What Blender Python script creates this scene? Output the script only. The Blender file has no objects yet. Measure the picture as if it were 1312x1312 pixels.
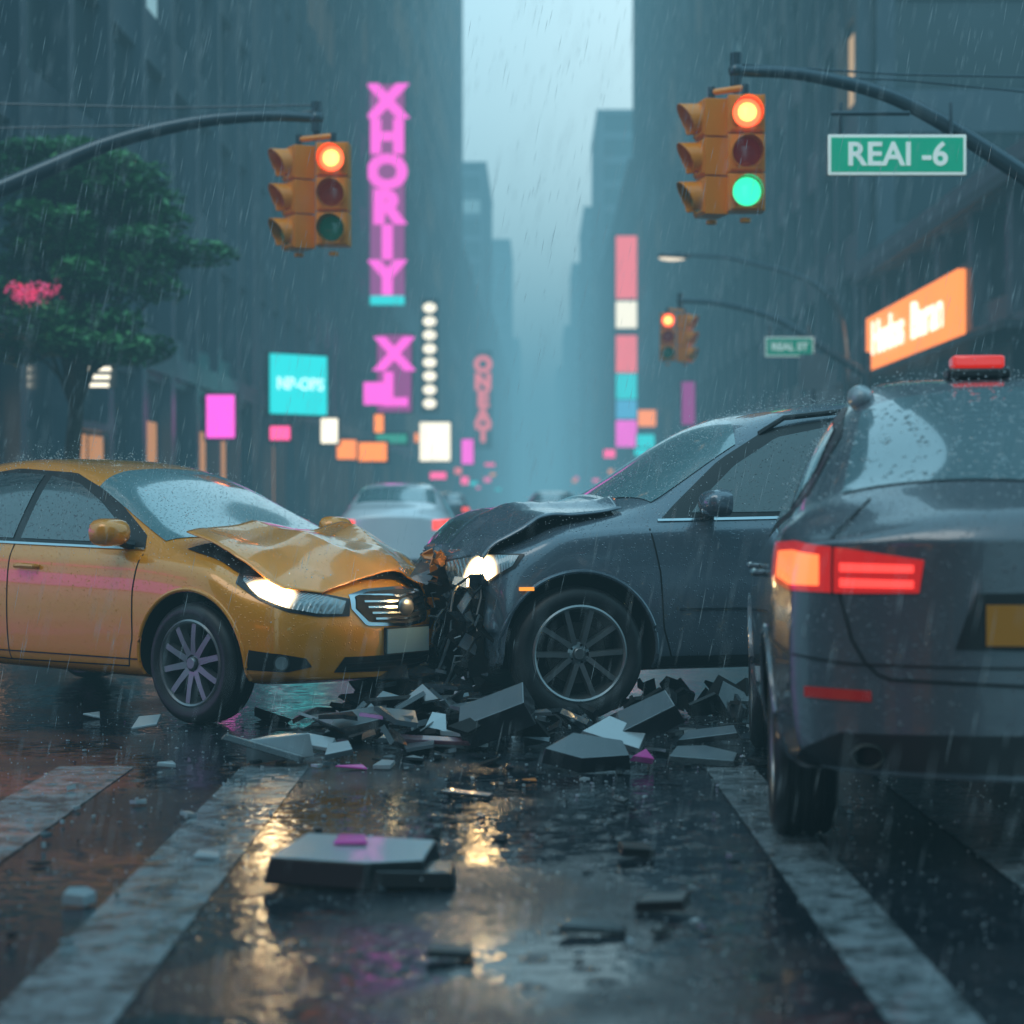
import bpy,bmesh,math,random
from mathutils import Vector,Matrix,noise
from mathutils.bvhtree import BVHTree
random.seed(7)
R=random.Random(11)
sc=bpy.context.scene
sc.view_settings.view_transform='Standard'
sc.view_settings.look='None'
sc.view_settings.exposure=0
YAW=-0.0131
RY=Matrix.Rotation(YAW,4,'Z')

# ------------------------------------------------------------ materials
def mat(name,col=(.5,.5,.5),rough=.5,metal=0,coat=0,em=None,es=0,spec=None,drops=0,noisev=0,nscale=3,ior=None,dscale=75):
    m=bpy.data.materials.new(name);m.use_nodes=True
    nt=m.node_tree;b=nt.nodes['Principled BSDF']
    b.inputs['Base Color'].default_value=(*col,1)
    b.inputs['Roughness'].default_value=rough
    b.inputs['Metallic'].default_value=metal
    b.inputs['Coat Weight'].default_value=coat
    b.inputs['Coat Roughness'].default_value=.04
    if ior: b.inputs['IOR'].default_value=ior
    if em:
        b.inputs['Emission Color'].default_value=(*em,1)
        b.inputs['Emission Strength'].default_value=es
    tc=nt.nodes.new('ShaderNodeTexCoord')
    if noisev:
        n=nt.nodes.new('ShaderNodeTexNoise');n.inputs['Scale'].default_value=nscale;n.inputs['Detail'].default_value=6
        nt.links.new(tc.outputs['Object'],n.inputs['Vector'])
        r=nt.nodes.new('ShaderNodeMapRange');r.inputs[3].default_value=1-noisev;r.inputs[4].default_value=1+noisev
        r.inputs[1].default_value=.3;r.inputs[2].default_value=.7
        nt.links.new(n.outputs['Fac'],r.inputs[0])
        mx=nt.nodes.new('ShaderNodeVectorMath');mx.operation='SCALE'
        mx.inputs[0].default_value=col
        nt.links.new(r.outputs[0],mx.inputs['Scale'])
        nt.links.new(mx.outputs[0],b.inputs['Base Color'])
    if drops:
        v=nt.nodes.new('ShaderNodeTexVoronoi');v.inputs['Scale'].default_value=dscale
        n=nt.nodes.new('ShaderNodeTexNoise');n.inputs['Scale'].default_value=dscale*.8
        nt.links.new(tc.outputs['Object'],v.inputs['Vector']);nt.links.new(tc.outputs['Object'],n.inputs['Vector'])
        r=nt.nodes.new('ShaderNodeMapRange');r.interpolation_type='SMOOTHSTEP'
        r.inputs[1].default_value=.38;r.inputs[2].default_value=.05;r.inputs[3].default_value=0;r.inputs[4].default_value=1
        nt.links.new(v.outputs['Distance'],r.inputs[0])
        r2=nt.nodes.new('ShaderNodeMapRange');r2.inputs[1].default_value=.5;r2.inputs[2].default_value=.62
        nt.links.new(n.outputs['Fac'],r2.inputs[0])
        mu=nt.nodes.new('ShaderNodeMath');mu.operation='MULTIPLY'
        nt.links.new(r.outputs[0],mu.inputs[0]);nt.links.new(r2.outputs[0],mu.inputs[1])
        bp=nt.nodes.new('ShaderNodeBump');bp.inputs['Strength'].default_value=drops;bp.inputs['Distance'].default_value=.3/dscale
        nt.links.new(mu.outputs[0],bp.inputs['Height'])
        nt.links.new(bp.outputs[0],b.inputs['Normal']);nt.links.new(bp.outputs[0],b.inputs['Coat Normal'])
    return m

M={}
M['yellow']=mat('yellow_paint',(.86,.29,.014),.26,.15,1,drops=.55)
M['grey']=mat('grey_paint',(.125,.16,.195),.26,.38,1,drops=.55)
M['dark']=mat('dark_grey_paint',(.115,.13,.15),.26,.38,1,drops=.65)
M['white']=mat('white_paint',(.75,.82,.86),.3,.1,1)
M['glass']=mat('wet_glass',(.025,.045,.05),.06,0,1,drops=.9,ior=1.7)
M['wglass']=mat('wet_windshield',(.12,.23,.25),.1,0,1,drops=1,ior=2.4)
M['rglass']=mat('beaded_rear_window',(.10,.17,.19),.08,0,1,drops=1,ior=2.2,dscale=34)
M['black']=mat('black_plastic',(.012,.013,.015),.35)
M['matt']=mat('flat_black',(.006,.007,.008),.8)  # dark parts and joints; also paints the shade under the hoods
M['well']=mat('wheel_well',(.006,.006,.007),.9)
M['tyre']=mat('tyre_rubber',(.014,.015,.017),.5,noisev=.3,nscale=20)
M['rim']=mat('rim_alloy',(.20,.21,.22),.35,.8,.3)
M['rimd']=mat('rim_dark_alloy',(.28,.30,.31),.32,.8,.3)
M['brake']=mat('brake_disc',(.07,.065,.06),.5,.8)
M['chrome']=mat('chrome',(.5,.55,.58),.15,1)
M['plate']=mat('plate',(.16,.26,.30),.35,drops=.3)
M['oplate']=mat('orange_plate',(.65,.25,.02),.4)
M['lens']=mat('clear_lens',(.22,.27,.29),.08,.5,1)
M['lensd']=mat('lens_dark',(.05,.06,.07),.1,.3,1)
M['amber']=mat('amber_lens',(.6,.2,.02),.2,0,1,em=(1,.35,.05),es=1.2)
M['tailbase']=mat('tail_base',(.25,.01,.01),.12,0,1,em=(1,.03,.03),es=.45)
M['tail']=mat('tail_lit',(.4,.02,.01),.2,0,1,em=(1,.06,.05),es=1.8)
M['tailhot']=mat('tail_hot',(.5,.1,.02),.2,0,1,em=(1,.15,.04),es=2.4)
M['reflector']=mat('reflector',(.3,.01,.01),.2,0,1,em=(1,.03,.02),es=.08)

def lampmat(name,pts,rad,col,es,base=(.28,.33,.35)):
    m=mat(name,base,.1,.5,1);nt=m.node_tree;b=nt.nodes['Principled BSDF']
    tc=nt.nodes.new('ShaderNodeTexCoord');acc=None
    for p in pts:
        d=nt.nodes.new('ShaderNodeVectorMath');d.operation='DISTANCE';d.inputs[1].default_value=p
        nt.links.new(tc.outputs['Object'],d.inputs[0])
        r=nt.nodes.new('ShaderNodeMapRange');r.interpolation_type='SMOOTHERSTEP'
        r.inputs[1].default_value=rad;r.inputs[2].default_value=rad*.12;r.inputs[3].default_value=0;r.inputs[4].default_value=1
        nt.links.new(d.outputs['Value'],r.inputs[0])
        pw=nt.nodes.new('ShaderNodeMath');pw.operation='POWER';pw.inputs[1].default_value=2.6
        nt.links.new(r.outputs[0],pw.inputs[0])
        if acc is None: acc=pw.outputs[0]
        else:
            a=nt.nodes.new('ShaderNodeMath');a.operation='ADD';nt.links.new(acc,a.inputs[0]);nt.links.new(pw.outputs[0],a.inputs[1]);acc=a.outputs[0]
    w=nt.nodes.new('ShaderNodeTexWave');w.inputs['Scale'].default_value=22;w.inputs['Distortion'].default_value=3
    nt.links.new(tc.outputs['Object'],w.inputs['Vector'])
    bp=nt.nodes.new('ShaderNodeBump');bp.inputs['Strength'].default_value=.5;bp.inputs['Distance'].default_value=.01
    nt.links.new(w.outputs['Fac'],bp.inputs['Height']);nt.links.new(bp.outputs[0],b.inputs['Normal'])
    mm=nt.nodes.new('ShaderNodeMath');mm.operation='MULTIPLY';mm.inputs[1].default_value=es
    nt.links.new(acc,mm.inputs[0]);nt.links.new(mm.outputs[0],b.inputs['Emission Strength'])
    b.inputs['Emission Color'].default_value=(*col,1)
    return m

# ------------------------------------------------------------ mesh builder
class MB:
    def __init__(s): s.v=[];s.f=[];s.m=[];s.mats=[]
    def mi(s,m):
        if m not in s.mats: s.mats.append(m)
        return s.mats.index(m)
    def add(s,vs,fs,m,T=None):
        o=len(s.v);k=s.mi(m)
        for p in vs:
            p=Vector(p)
            s.v.append(T@p if T else p)
        for f in fs: s.f.append([i+o for i in f]);s.m.append(k)
    def box(s,c,d,m,T=None):
        x,y,z=[q/2 for q in d];c=Vector(c)
        vs=[c+Vector((a*x,b*y,e*z)) for a in(-1,1) for b in(-1,1) for e in(-1,1)]
        s.add(vs,[(0,1,3,2),(4,6,7,5),(0,4,5,1),(2,3,7,6),(0,2,6,4),(1,5,7,3)],m,T)
    def quad(s,a,b,c,d,m): s.add([a,b,c,d],[(0,1,2,3)],m)
    def tube(s,pts,r,m,seg=10,caps=True,T=None):
        pts=[Vector(p) for p in pts];n=len(pts);vs=[];fs=[]
        rr=r if isinstance(r,(list,tuple)) else [r]*n
        up=Vector((0,0,1))
        for i,p in enumerate(pts):
            t=(pts[min(i+1,n-1)]-pts[max(i-1,0)]).normalized()
            u=up if abs(t.dot(up))<.95 else Vector((1,0,0))
            a=t.cross(u).normalized();b=t.cross(a).normalized()
            for k in range(seg):
                q=2*math.pi*k/seg
                vs.append(p+(a*math.cos(q)+b*math.sin(q))*rr[i])
        for i in range(n-1):
            for k in range(seg):
                k2=(k+1)%seg
                fs.append((i*seg+k,i*seg+k2,(i+1)*seg+k2,(i+1)*seg+k))
        if caps: fs.append(tuple(range(seg)));fs.append(tuple((n-1)*seg+k for k in range(seg)))
        s.add(vs,fs,m,T)
    def lathe(s,prof,m,seg=48,T=None):  # (r,y) about Y axis
        vs=[];fs=[];n=len(prof)
        for k in range(seg):
            a=2*math.pi*k/seg
            for r,y in prof: vs.append((r*math.cos(a),y,r*math.sin(a)))
        for k in range(seg):
            k2=(k+1)%seg
            for i in range(n-1): fs.append((k*n+i,k*n+i+1,k2*n+i+1,k2*n+i))
        s.add(vs,fs,m,T)
    def ell(s,c,d,m,T=None,nu=16,nv=10):
        vs=[];fs=[];c=Vector(c)
        for j in range(nv+1):
            ph=math.pi*j/nv
            for i in range(nu):
                a=2*math.pi*i/nu
                vs.append(c+Vector((d[0]*math.sin(ph)*math.cos(a),d[1]*math.sin(ph)*math.sin(a),d[2]*math.cos(ph))))
        for j in range(nv):
            for i in range(nu):
                i2=(i+1)%nu
                fs.append((j*nu+i,j*nu+i2,(j+1)*nu+i2,(j+1)*nu+i))
        s.add(vs,fs,m,T)
    def finish(s,name,loc=(0,0,0),parent=None,angle=35,bevel=0,yaw=False,smooth=True,seg=2):
        loc=Vector(loc);vs=s.v
        if yaw: vs=[RY@p for p in vs];loc=RY@loc
        me=bpy.data.meshes.new(name)
        me.from_pydata([p-loc for p in vs],[],s.f)
        for m in s.mats: me.materials.append(m)
        me.polygons.foreach_set('material_index',s.m)
        bm=bmesh.new();bm.from_mesh(me);bmesh.ops.recalc_face_normals(bm,faces=bm.faces);bm.to_mesh(me);bm.free()
        if smooth:
            me.polygons.foreach_set('use_smooth',[True]*len(me.polygons))
            me.set_sharp_from_angle(angle=math.radians(angle))
        ob=bpy.data.objects.new(name,me);sc.collection.objects.link(ob)
        ob.location=loc
        if parent: ob.parent=parent
        if bevel:
            b=ob.modifiers.new('bevel','BEVEL');b.width=bevel;b.segments=seg;b.limit_method='ANGLE'
        return ob
def empty(name,loc,rz=0):
    e=bpy.data.objects.new(name,None);sc.collection.objects.link(e);e.location=loc;e.rotation_euler=(0,0,rz);e.empty_display_size=.3
    return e
def interp(tab,x):
    t=sorted(tab)
    if x<=t[0][0]: return t[0][1]
    if x>=t[-1][0]: return t[-1][1]
    for (a,b),(c,d) in zip(t,t[1:]):
        if a<=x<=c: return b+(d-b)*(x-a)/(c-a) if c>a else b
def sst(a,b,x):
    t=max(0,min(1,(x-a)/(b-a)));return t*t*(3-2*t)
def resample(pl,n):
    pl=[Vector((p[0],p[1],0)) for p in pl]
    L=[0]
    for a,b in zip(pl,pl[1:]): L.append(L[-1]+(b-a).length)
    out=[]
    for i in range(n):
        t=L[-1]*i/(n-1)
        for k in range(len(pl)-1):
            if t<=L[k+1]+1e-9:
                f=(t-L[k])/max(1e-9,L[k+1]-L[k]);q=pl[k].lerp(pl[k+1],f);break
        out.append((q.x,q.y))
    return out

# ------------------------------------------------------------ car
class Car:
    def __init__(s,name,loc,rz,sp):
        s.sp=sp;s.root=empty(name,loc,rz);s.body()
    def body(s):
        sp=s.sp;xs=sp['xs'];rings=[];vs=[];fs=[]
        for x in xs:
            w=interp(sp['W'],x);zb=interp(sp['ZB'],x);zs=interp(sp['ZS'],x);zc=interp(sp['ZC'],x)
            zr=min(interp(sp['ZC'],x+sp.get('dF',.15)),interp(sp['ZC'],x-sp.get('dR',.12)))-.015
            zr=max(zr,zs+.012);zc=max(zc,zr+.008);g=zr-zs
            y6=.90*w-.05-sp.get('tum',.36)*g
            hh=zs-zb
            rows=[(0,zb),(.8*w,zb),(.955*w,zb+.04),(.985*w,zb+.2*hh),(w,zb+.5*hh),(.992*w,zb+.78*hh),(.975*w,zs-.05),(.945*w,zs-.005),(.905*w,zs+.12*g+.004),(y6,zr),(y6*.6,zr+(zc-zr)*.65),(0,zc)]
            ring=[]
            for y,z in rows: ring.append(len(vs));vs.append(Vector((x,y,z)))
            for y,z in rows[-2:0:-1]: ring.append(len(vs));vs.append(Vector((x,-y,z)))
            rings.append(ring)
        n=len(rings[0]);h=12
        for a,b in zip(rings,rings[1:]):
            for i in range(n): j=(i+1)%n;fs.append((a[i],a[j],b[j],b[i]))
        for ring in (rings[0],rings[-1]):
            Lr=ring[:h];Rr=[ring[0]]+[ring[n-i] for i in range(1,h-1)]+[ring[h-1]]
            fs.append((Lr[0],Lr[1],Rr[1]))
            for i in range(1,h-2): fs.append((Lr[i],Lr[i+1],Rr[i+1],Rr[i]))
            fs.append((Lr[h-2],Lr[h-1],Rr[h-2]))
        me=bpy.data.meshes.new('cage');me.from_pydata(vs,[],fs)
        bm=bmesh.new();bm.from_mesh(me);bmesh.ops.recalc_face_normals(bm,faces=bm.faces);bm.to_mesh(me);bm.free()
        ob=bpy.data.objects.new('cage',me);sc.collection.objects.link(ob)
        md=ob.modifiers.new('s','SUBSURF');md.levels=3;md.render_levels=3
        dg=bpy.context.evaluated_depsgraph_get();dg.update()
        me2=bpy.data.meshes.new_from_object(ob.evaluated_get(dg));bpy.data.objects.remove(ob)
        xf,xr=xs[0],xs[-1];W0=sp['W0'];ra=-sp['wb']
        for v in me2.vertices:
            p=v.co;x,y,z=p
            t=sst(0.0,xf,x)
            nx=x-t*sp['bowF']*min(1.2,abs(y)/W0)**2.4
            nx-=t*.10*((z-sp['zn'])/.3)**2*(1 if z>sp['zn'] else .7)
            t=sst(ra,xr,x)
            nx+=t*sp['bowR']*min(1.2,abs(y)/W0)**2.6
            p.x=nx
        me2.materials.clear();me2.materials.append(sp['paint'])
        me2.polygons.foreach_set('material_index',[0]*len(me2.polygons))
        bm=bmesh.new();bm.from_mesh(me2);bmesh.ops.recalc_face_normals(bm,faces=bm.faces);bm.normal_update();bm.to_mesh(me2)
        cr=sp.get('crumple')
        if cr:
            for v in bm.verts: v.co=cr(Vector(v.co))
            bm.normal_update()
        s.bvh=BVHTree.FromBMesh(bm);bm.free()
        b=bpy.data.objects.new('body',me2);sc.collection.objects.link(b)
        c=MB()
        for ax in (0,ra):
            for sg in(-1,1):
                c.tube([(ax,sg*(W0-.34),sp['wr']+.01),(ax,sg*1.3,sp['wr']+.01)],sp['ar'],M['well'],seg=56)
        co=c.finish('cut')
        bo=b.modifiers.new('b','BOOLEAN');bo.object=co;bo.operation='DIFFERENCE';bo.solver='EXACT'
        try: bo.material_mode='TRANSFER'
        except: pass
        dg=bpy.context.evaluated_depsgraph_get();dg.update()
        me3=bpy.data.meshes.new_from_object(b.evaluated_get(dg))
        bpy.data.objects.remove(co);b.modifiers.clear();b.data=me3
        if cr:
            for v in me3.vertices: v.co=cr(Vector(v.co))
        me3.polygons.foreach_set('use_smooth',[True]*len(me3.polygons));me3.set_sharp_from_angle(angle=math.radians(38))
        b.parent=s.root
        lip=MB()
        for ax in (0,ra):
            for sg in(-1,1):
                pts=[]
                for k in range(0,41):
                    a=math.radians(-12+204*k/40)
                    pts.append(s.cast('side',ax+(sp['ar']+.012)*math.cos(a),sp['wr']+.01+(sp['ar']+.012)*math.sin(a),0,sg))
                lip.tube(pts,.012,sp['paint'],8)
        lip.finish('wheel_arch_lips',parent=s.root)
    def cast(s,mode,a,b,off,sg=1):
        if mode=='side': o=Vector((a,sg*3,b));d=Vector((0,-sg,0))
        elif mode=='top': o=Vector((a,b*sg,4));d=Vector((0,0,-1))
        elif mode=='front': q=math.radians(a)*sg;o=Vector((4*math.cos(q),4*math.sin(q),b));d=Vector((-math.cos(q),-math.sin(q),0))
        elif mode=='rear': q=math.radians(a)*sg;ra=-s.sp['wb'];o=Vector((ra-4*math.cos(q),4*math.sin(q),b));d=Vector((math.cos(q),-math.sin(q),0))
        loc,nr,i,dist=s.bvh.ray_cast(o,d)
        if loc is None:
            loc,nr,i,dist=s.bvh.find_nearest(o+d*3.2)
        return loc+nr*off
    def patch(s,name,mode,bot,top,m,off=.004,nu=24,nv=8,sides=(1,-1),lift=None,thick=0):
        mb=MB();bo=resample(bot,nu);to=resample(top,nu)
        for sg in sides:
            vs=[];fs=[]
            for j in range(nv):
                for i in range(nu):
                    f=j/(nv-1);a=bo[i][0]*(1-f)+to[i][0]*f;b=bo[i][1]*(1-f)+to[i][1]*f
                    p=s.cast(mode,a,b,off,sg)
                    if lift: p=p+Vector(lift(p))
                    vs.append(p)
            for j in range(nv-1):
                for i in range(nu-1): fs.append((j*nu+i,j*nu+i+1,(j+1)*nu+i+1,(j+1)*nu+i))
            mb.add(vs,fs,m)
        ob=mb.finish(name,parent=s.root,angle=16 if lift else 50)
        if thick:
            md=ob.modifiers.new('t','SOLIDIFY');md.thickness=thick;md.offset=1
        return ob
    def ribbon(s,name,mode,lines,width,m,off=.003,sides=(1,-1),step=.04):
        mb=MB()
        for sg in sides:
            for ln in lines:
                n=max(3,int(sum(math.dist(a,b) for a,b in zip(ln,ln[1:]))/(step if mode in('side','top') else 2.5))+2)
                pts=[s.cast(mode,a,b,off,sg) for a,b in resample(ln,n)]
                vs=[];fs=[]
                for i,p in enumerate(pts):
                    t=(pts[min(i+1,n-1)]-pts[max(i-1,0)])
                    if t.length<1e-6:t=Vector((1,0,0))
                    t.normalize();l,nr,_,_=s.bvh.find_nearest(p)
                    q=t.cross(nr)
                    if q.length<1e-6:q=Vector((0,0,1))
                    q.normalize()
                    vs+=[p+q*width/2,p-q*width/2]
                for i in range(n-1): fs.append((2*i,2*i+1,2*i+3,2*i+2))
                mb.add(vs,fs,m)
        return mb.finish(name,parent=s.root)
    def wheels(s,style,m):
        sp=s.sp;Rw=sp['wr'];rr=Rw*.735
        for k,(ax,sg) in enumerate([(0,1),(0,-1),(-sp['wb'],1),(-sp['wb'],-1)]):
            w=MB();hw=.11
            T=Matrix.Translation((ax,sg*(sp['W0']-.015-hw),Rw))@Matrix.Scale(sg,4,(0,1,0))
            pr=[(rr-.01,-.1),(rr+.02,-.108),(Rw*.88,-.112),(Rw-.02,-.1),(Rw-.004,-.085)]
            for g in(-.055,-.018,.018,.055): pr+=[(Rw,g-.008),(Rw-.009,g-.006),(Rw-.009,g+.006),(Rw,g+.008)]
            pr+=[(Rw-.004,.085),(Rw-.02,.1),(Rw*.88,.112),(rr+.03,.110),(rr+.012,.104),(rr-.004,.096)]
            w.lathe(pr,M['tyre'],64,T)
            w.lathe([(rr-.002,.098),(rr-.012,.104),(rr-.022,.098),(rr-.03,.07),(rr-.045,-.02),(rr-.05,-.1)],m,64,T)
            w.lathe([(0.001,-.02),(rr-.04,-.02)],M['well'],48,T)
            w.lathe([(.04,.012),(.06,.014),(rr*.62,.014),(rr*.62,-.01)],M['brake'],40,T)
            w.lathe([(.001,.094),(.028,.094),(.034,.088),(.036,.07),(.062,.062),(.075,.03),(.075,0)],m,32,T)
            angs=[]
            if style=='double':
                for q in range(5):
                    for d in(-.20,.20): angs.append((2*math.pi*q/5+.3,d))
            else:
                for q in range(style): angs.append((2*math.pi*q/style+.2,0))
            for a,d in angs:
                wi,wo=(.019,.015) if style=='double' else (.026,.017)
                r0,r1=.045,rr-.015
                a0=a+d*.9;a1=a+d*1.5
                p0=Vector((r0*math.cos(a0),0,r0*math.sin(a0)));p1=Vector((r1*math.cos(a1),0,r1*math.sin(a1)))
                if d: p0=Vector((.055*math.cos(a+d*2.2),0,.055*math.sin(a+d*2.2)))
                t=(p1-p0).normalized();q=Vector((-t.z,0,t.x))
                vs=[]
                for p,wd,y1,y0 in((p0,wi,.078,.03),(p0.lerp(p1,.5),(wi+wo)/2,.088,.045),(p1,wo*1.25,.09,.05)):
                    vs+=[p-q*wd+Vector((0,y0,0)),p-q*wd*.75+Vector((0,y1,0)),p+q*wd*.75+Vector((0,y1,0)),p+q*wd+Vector((0,y0,0))]
                fs=[(0,1,2,3),(8,9,10,11)]
                for j in(0,4): fs+=[(j,j+1,j+5,j+4),(j+1,j+2,j+6,j+5),(j+2,j+3,j+7,j+6),(j+3,j,j+4,j+7)]
                w.add(vs,fs,m,T)
            for q in range(5):
                a=2*math.pi*q/5+.6;w.tube([(.048*math.cos(a),.05,.048*math.sin(a)),(.048*math.cos(a),.074,.048*math.sin(a))],.007,M['black'],8,True,T)
            w.finish('wheel_%d'%(k+1),parent=s.root,angle=40)
    def mirror(s,x,z,m,sides=(1,-1)):
        for sg in sides:
            p=s.cast('side',x,z-.05,0,sg)
            w=MB()
            T=Matrix.Translation((p.x-.01,p.y+sg*.13,z+.02))@Matrix.Rotation(sg*.12,4,'Z')
            vs=[];fs=[];n=14
            prof=[(-.055,.80),(-.05,.98),(-.02,1.0),(.03,.93),(.065,.72),(.085,.4),(.09,.05)]
            for px,sc_ in prof:
                for k in range(n):
                    a=2*math.pi*k/n;cy=math.copysign(abs(math.cos(a))**.7,math.cos(a))*.115*sc_;cz=math.copysign(abs(math.sin(a))**.75,math.sin(a))*.078*sc_
                    vs.append((px,cy,cz))
            for j in range(len(prof)-1):
                for k in range(n): k2=(k+1)%n;fs.append((j*n+k,j*n+k2,(j+1)*n+k2,(j+1)*n+k))
            fs.append(tuple((len(prof)-1)*n+k for k in range(n)))
            w.add(vs,fs,m,T)
            w.add(vs[:n],[tuple(range(n))],M['glass'],T)
            w.tube([(p.x+.01,p.y-sg*.03,z-.055),(p.x+.005,p.y+sg*.04,z-.045),(p.x,p.y+sg*.1,z-.02)],[.03,.026,.028],M['black'],10)
            w.finish('door_mirror',parent=s.root)
    def handles(s,xs_,z,m):
        w=MB()
        for x in xs_:
            for sg in(1,-1):
                p=s.cast('side',x,z,.0,sg)
                w.tube([p+Vector((-.09,0,0)),p+Vector((-.08,sg*.03,0)),p+Vector((0,sg*.038,.003)),p+Vector((.08,sg*.03,0)),p+Vector((.09,0,0))],[.012,.014,.016,.014,.012],m,8)
        w.finish('door_handles',parent=s.root)

# ---- yellow sedan
def cr_y(p):
    a=sst(.15,.75,p.x)*sst(-.05,.6,p.y)
    n=noise.noise_vector(p*6)*.07+noise.noise_vector(p*13)*.03
    return p+n*a+Vector((-.16*a,-.03*a,0))
ys=dict(paint=M['yellow'],W0=.87,wb=2.66,wr=.325,ar=.375,bowF=.30,bowR=.22,zn=.48,crumple=cr_y,
 ZC=[(.80,.68),(.76,.73),(.66,.785),(.45,.85),(.2,.905),(-.05,.955),(-.2,1.0),(-.5,1.14),(-.85,1.305),(-1.15,1.40),(-1.5,1.45),(-1.9,1.46),(-2.3,1.43),(-2.6,1.36),(-2.95,1.2),(-3.2,1.11),(-3.45,1.09),(-3.58,1.03),(-3.62,.95)],
 W=[(.80,.74),(.72,.81),(.5,.845),(0,.87),(-1.5,.875),(-2.7,.87),(-3.3,.83),(-3.62,.74)],
 ZB=[(.8,.25),(.6,.21),(0,.2),(-2.7,.22),(-3.62,.33)],
 ZS=[(.8,.65),(.6,.73),(.4,.79),(.2,.83),(0,.86),(-.3,.895),(-1.5,.92),(-2.8,.96),(-3.4,.96),(-3.62,.88)],
 xs=[.80,.76,.66,.5,.3,.1,-.05,-.2,-.35,-.5,-.7,-.9,-1.15,-1.4,-1.7,-2.0,-2.3,-2.5,-2.7,-2.9,-3.1,-3.25,-3.45,-3.56,-3.62])
tx=Car('yellow_sedan_car',(-1.20,11.48,0),math.radians(-38),ys)
def common(c,dlo_b,dlo_t,fw_b,fw_t,rw_b,rw_t,ws,rwn,seams,rg='wglass'):
    c.patch('window_trim','side',dlo_b,dlo_t,M['black'],.003,40,10)
    c.patch('front_side_glass','side',fw_b,fw_t,M['glass'],.007,26,10)
    c.patch('rear_side_glass','side',rw_b,rw_t,M['glass'],.007,26,10)
    c.patch('windshield','top',ws[0],ws[1],M['wglass'],.005,28,20,sides=(1,))
    c.patch('rear_window','top',rwn[0],rwn[1],M[rg],.005,28,16,sides=(1,))
    c.ribbon('door_seams','side',seams,.009,M['matt'],.002)
common(tx,
 [(-.42,.93),(-1.0,.945),(-2.0,.965),(-2.62,.99)],[(-.48,1.0),(-.92,1.23),(-1.3,1.355),(-1.8,1.385),(-2.2,1.34),(-2.62,1.07)],
 [(-.56,.96),(-1.0,.965),(-1.46,.975)],[(-.62,1.01),(-.96,1.19),(-1.2,1.29),(-1.46,1.335)],
 [(-1.53,.975),(-2.0,.985),(-2.5,1.01)],[(-1.53,1.345),(-1.85,1.355),(-2.2,1.29),(-2.5,1.1)],
 ([(-.34,-.70),(-.22,-.4),(-.19,0),(-.22,.4),(-.34,.70)],[(-1.05,-.56),(-1.12,-.3),(-1.13,0),(-1.12,.3),(-1.05,.56)]),
 ([(-2.45,-.54),(-2.42,0),(-2.45,.54)],[(-2.95,-.6),(-3.03,0),(-2.95,.6)]),
 [[(-.40,.90),(-.43,.7),(-.43,.45),(-.48,.29)],[(-.48,.29),(-1.5,.28)],[(-1.5,.95),(-1.5,.28)],[(-1.5,.28),(-2.2,.30)],[(-2.52,.97),(-2.5,.8),(-2.35,.6),(-2.2,.30)]])
tx.ribbon('window_chrome','side',[[(-.42,.925),(-1.0,.938),(-2.0,.958),(-2.66,.985)]],.014,M['chrome'],.008)
tx.ribbon('body_crease','side',[[(-.4,.33),(-2.2,.33)]],.008,M['black'],.004)
tx.wheels(10,M['rim']);tx.mirror(-.55,1.0,M['yellow']);tx.handles([-1.32,-2.25],.82,M['yellow'])
pL=tx.cast('front',57,.70,0,-1)
HLy=lampmat('headlight_yellow',[tuple(pL)],.20,(1,.70,.36),75)
HB=[(31,.595),(40,.60),(50,.63),(60,.69),(68,.765)];HT=[(29,.66),(40,.695),(50,.735),(60,.775),(69,.79)]
tx.patch('headlight_bezel','front',[(28,.582),(40,.585),(50,.612),(60,.672),(70,.757)],[(27,.672),(40,.708),(50,.749),(60,.79),(71,.803)],M['black'],.004,30,10)
tx.patch('headlight','front',HB,HT,HLy,.009,30,10)
tx.patch('grille_frame','front',[(-27,.62),(-21,.53),(0,.512),(21,.53),(27,.62)],[(-27,.69),(-18,.715),(0,.722),(18,.715),(27,.69)],M['chrome'],.006,40,8,sides=(1,))
tx.patch('grille','front',[(-25,.62),(-19.5,.547),(0,.530),(19.5,.547),(25,.62)],[(-24.5,.68),(-17,.70),(0,.706),(17,.70),(24.5,.68)],M['matt'],.010,40,8,sides=(1,))
for k in range(5):
    z=.555+.03*k;e=17+k*1.4
    tx.ribbon('grille_slat','front',[[(-e,z+.008),(0,z),(e,z+.008)]],.011,M['chrome'],.017,sides=(1,))
tx.patch('lower_intake','front',[(-34,.29),(0,.275),(34,.29)],[(-30,.37),(0,.365),(30,.37)],M['matt'],.004,40,6,sides=(1,))
for k in range(2): tx.ribbon('intake_bar','front',[[(-31,.305+.03*k),(31,.305+.03*k)]],.008,M['black'],.01,sides=(1,))
tx.patch('fog_recess','front',[(42,.325),(50,.30),(64,.31)],[(44,.37),(52,.395),(63,.415)],M['matt'],.004,16,6)
w=MB()
for sg in(1,-1):
    p=tx.cast('front',52,.35,.004,sg);d=Vector((math.cos(math.radians(45)),sg*math.sin(math.radians(45)),0))
    w.tube([p-d*.02,p+d*.012],.042,M['black'],20);w.tube([p,p+d*.018],.034,M['lens'],20)
p=tx.cast('front',0,.62,0,1);w.ell(p+Vector((.02,0,0)),(.02,.062,.05),M['rim'])
p=tx.cast('front',0,.44,0,1);w.box(p+Vector((.012,0,0)),(.012,.34,.13),M['plate']);w.box(p+Vector((.005,0,0)),(.012,.36,.15),M['black'])
w.finish('front_badge_plate_fogs',parent=tx.root)
def tent(p,n,c,h,s_): return max(0,h-s_*abs(n[0]*p.x+n[1]*p.y-c))
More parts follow.
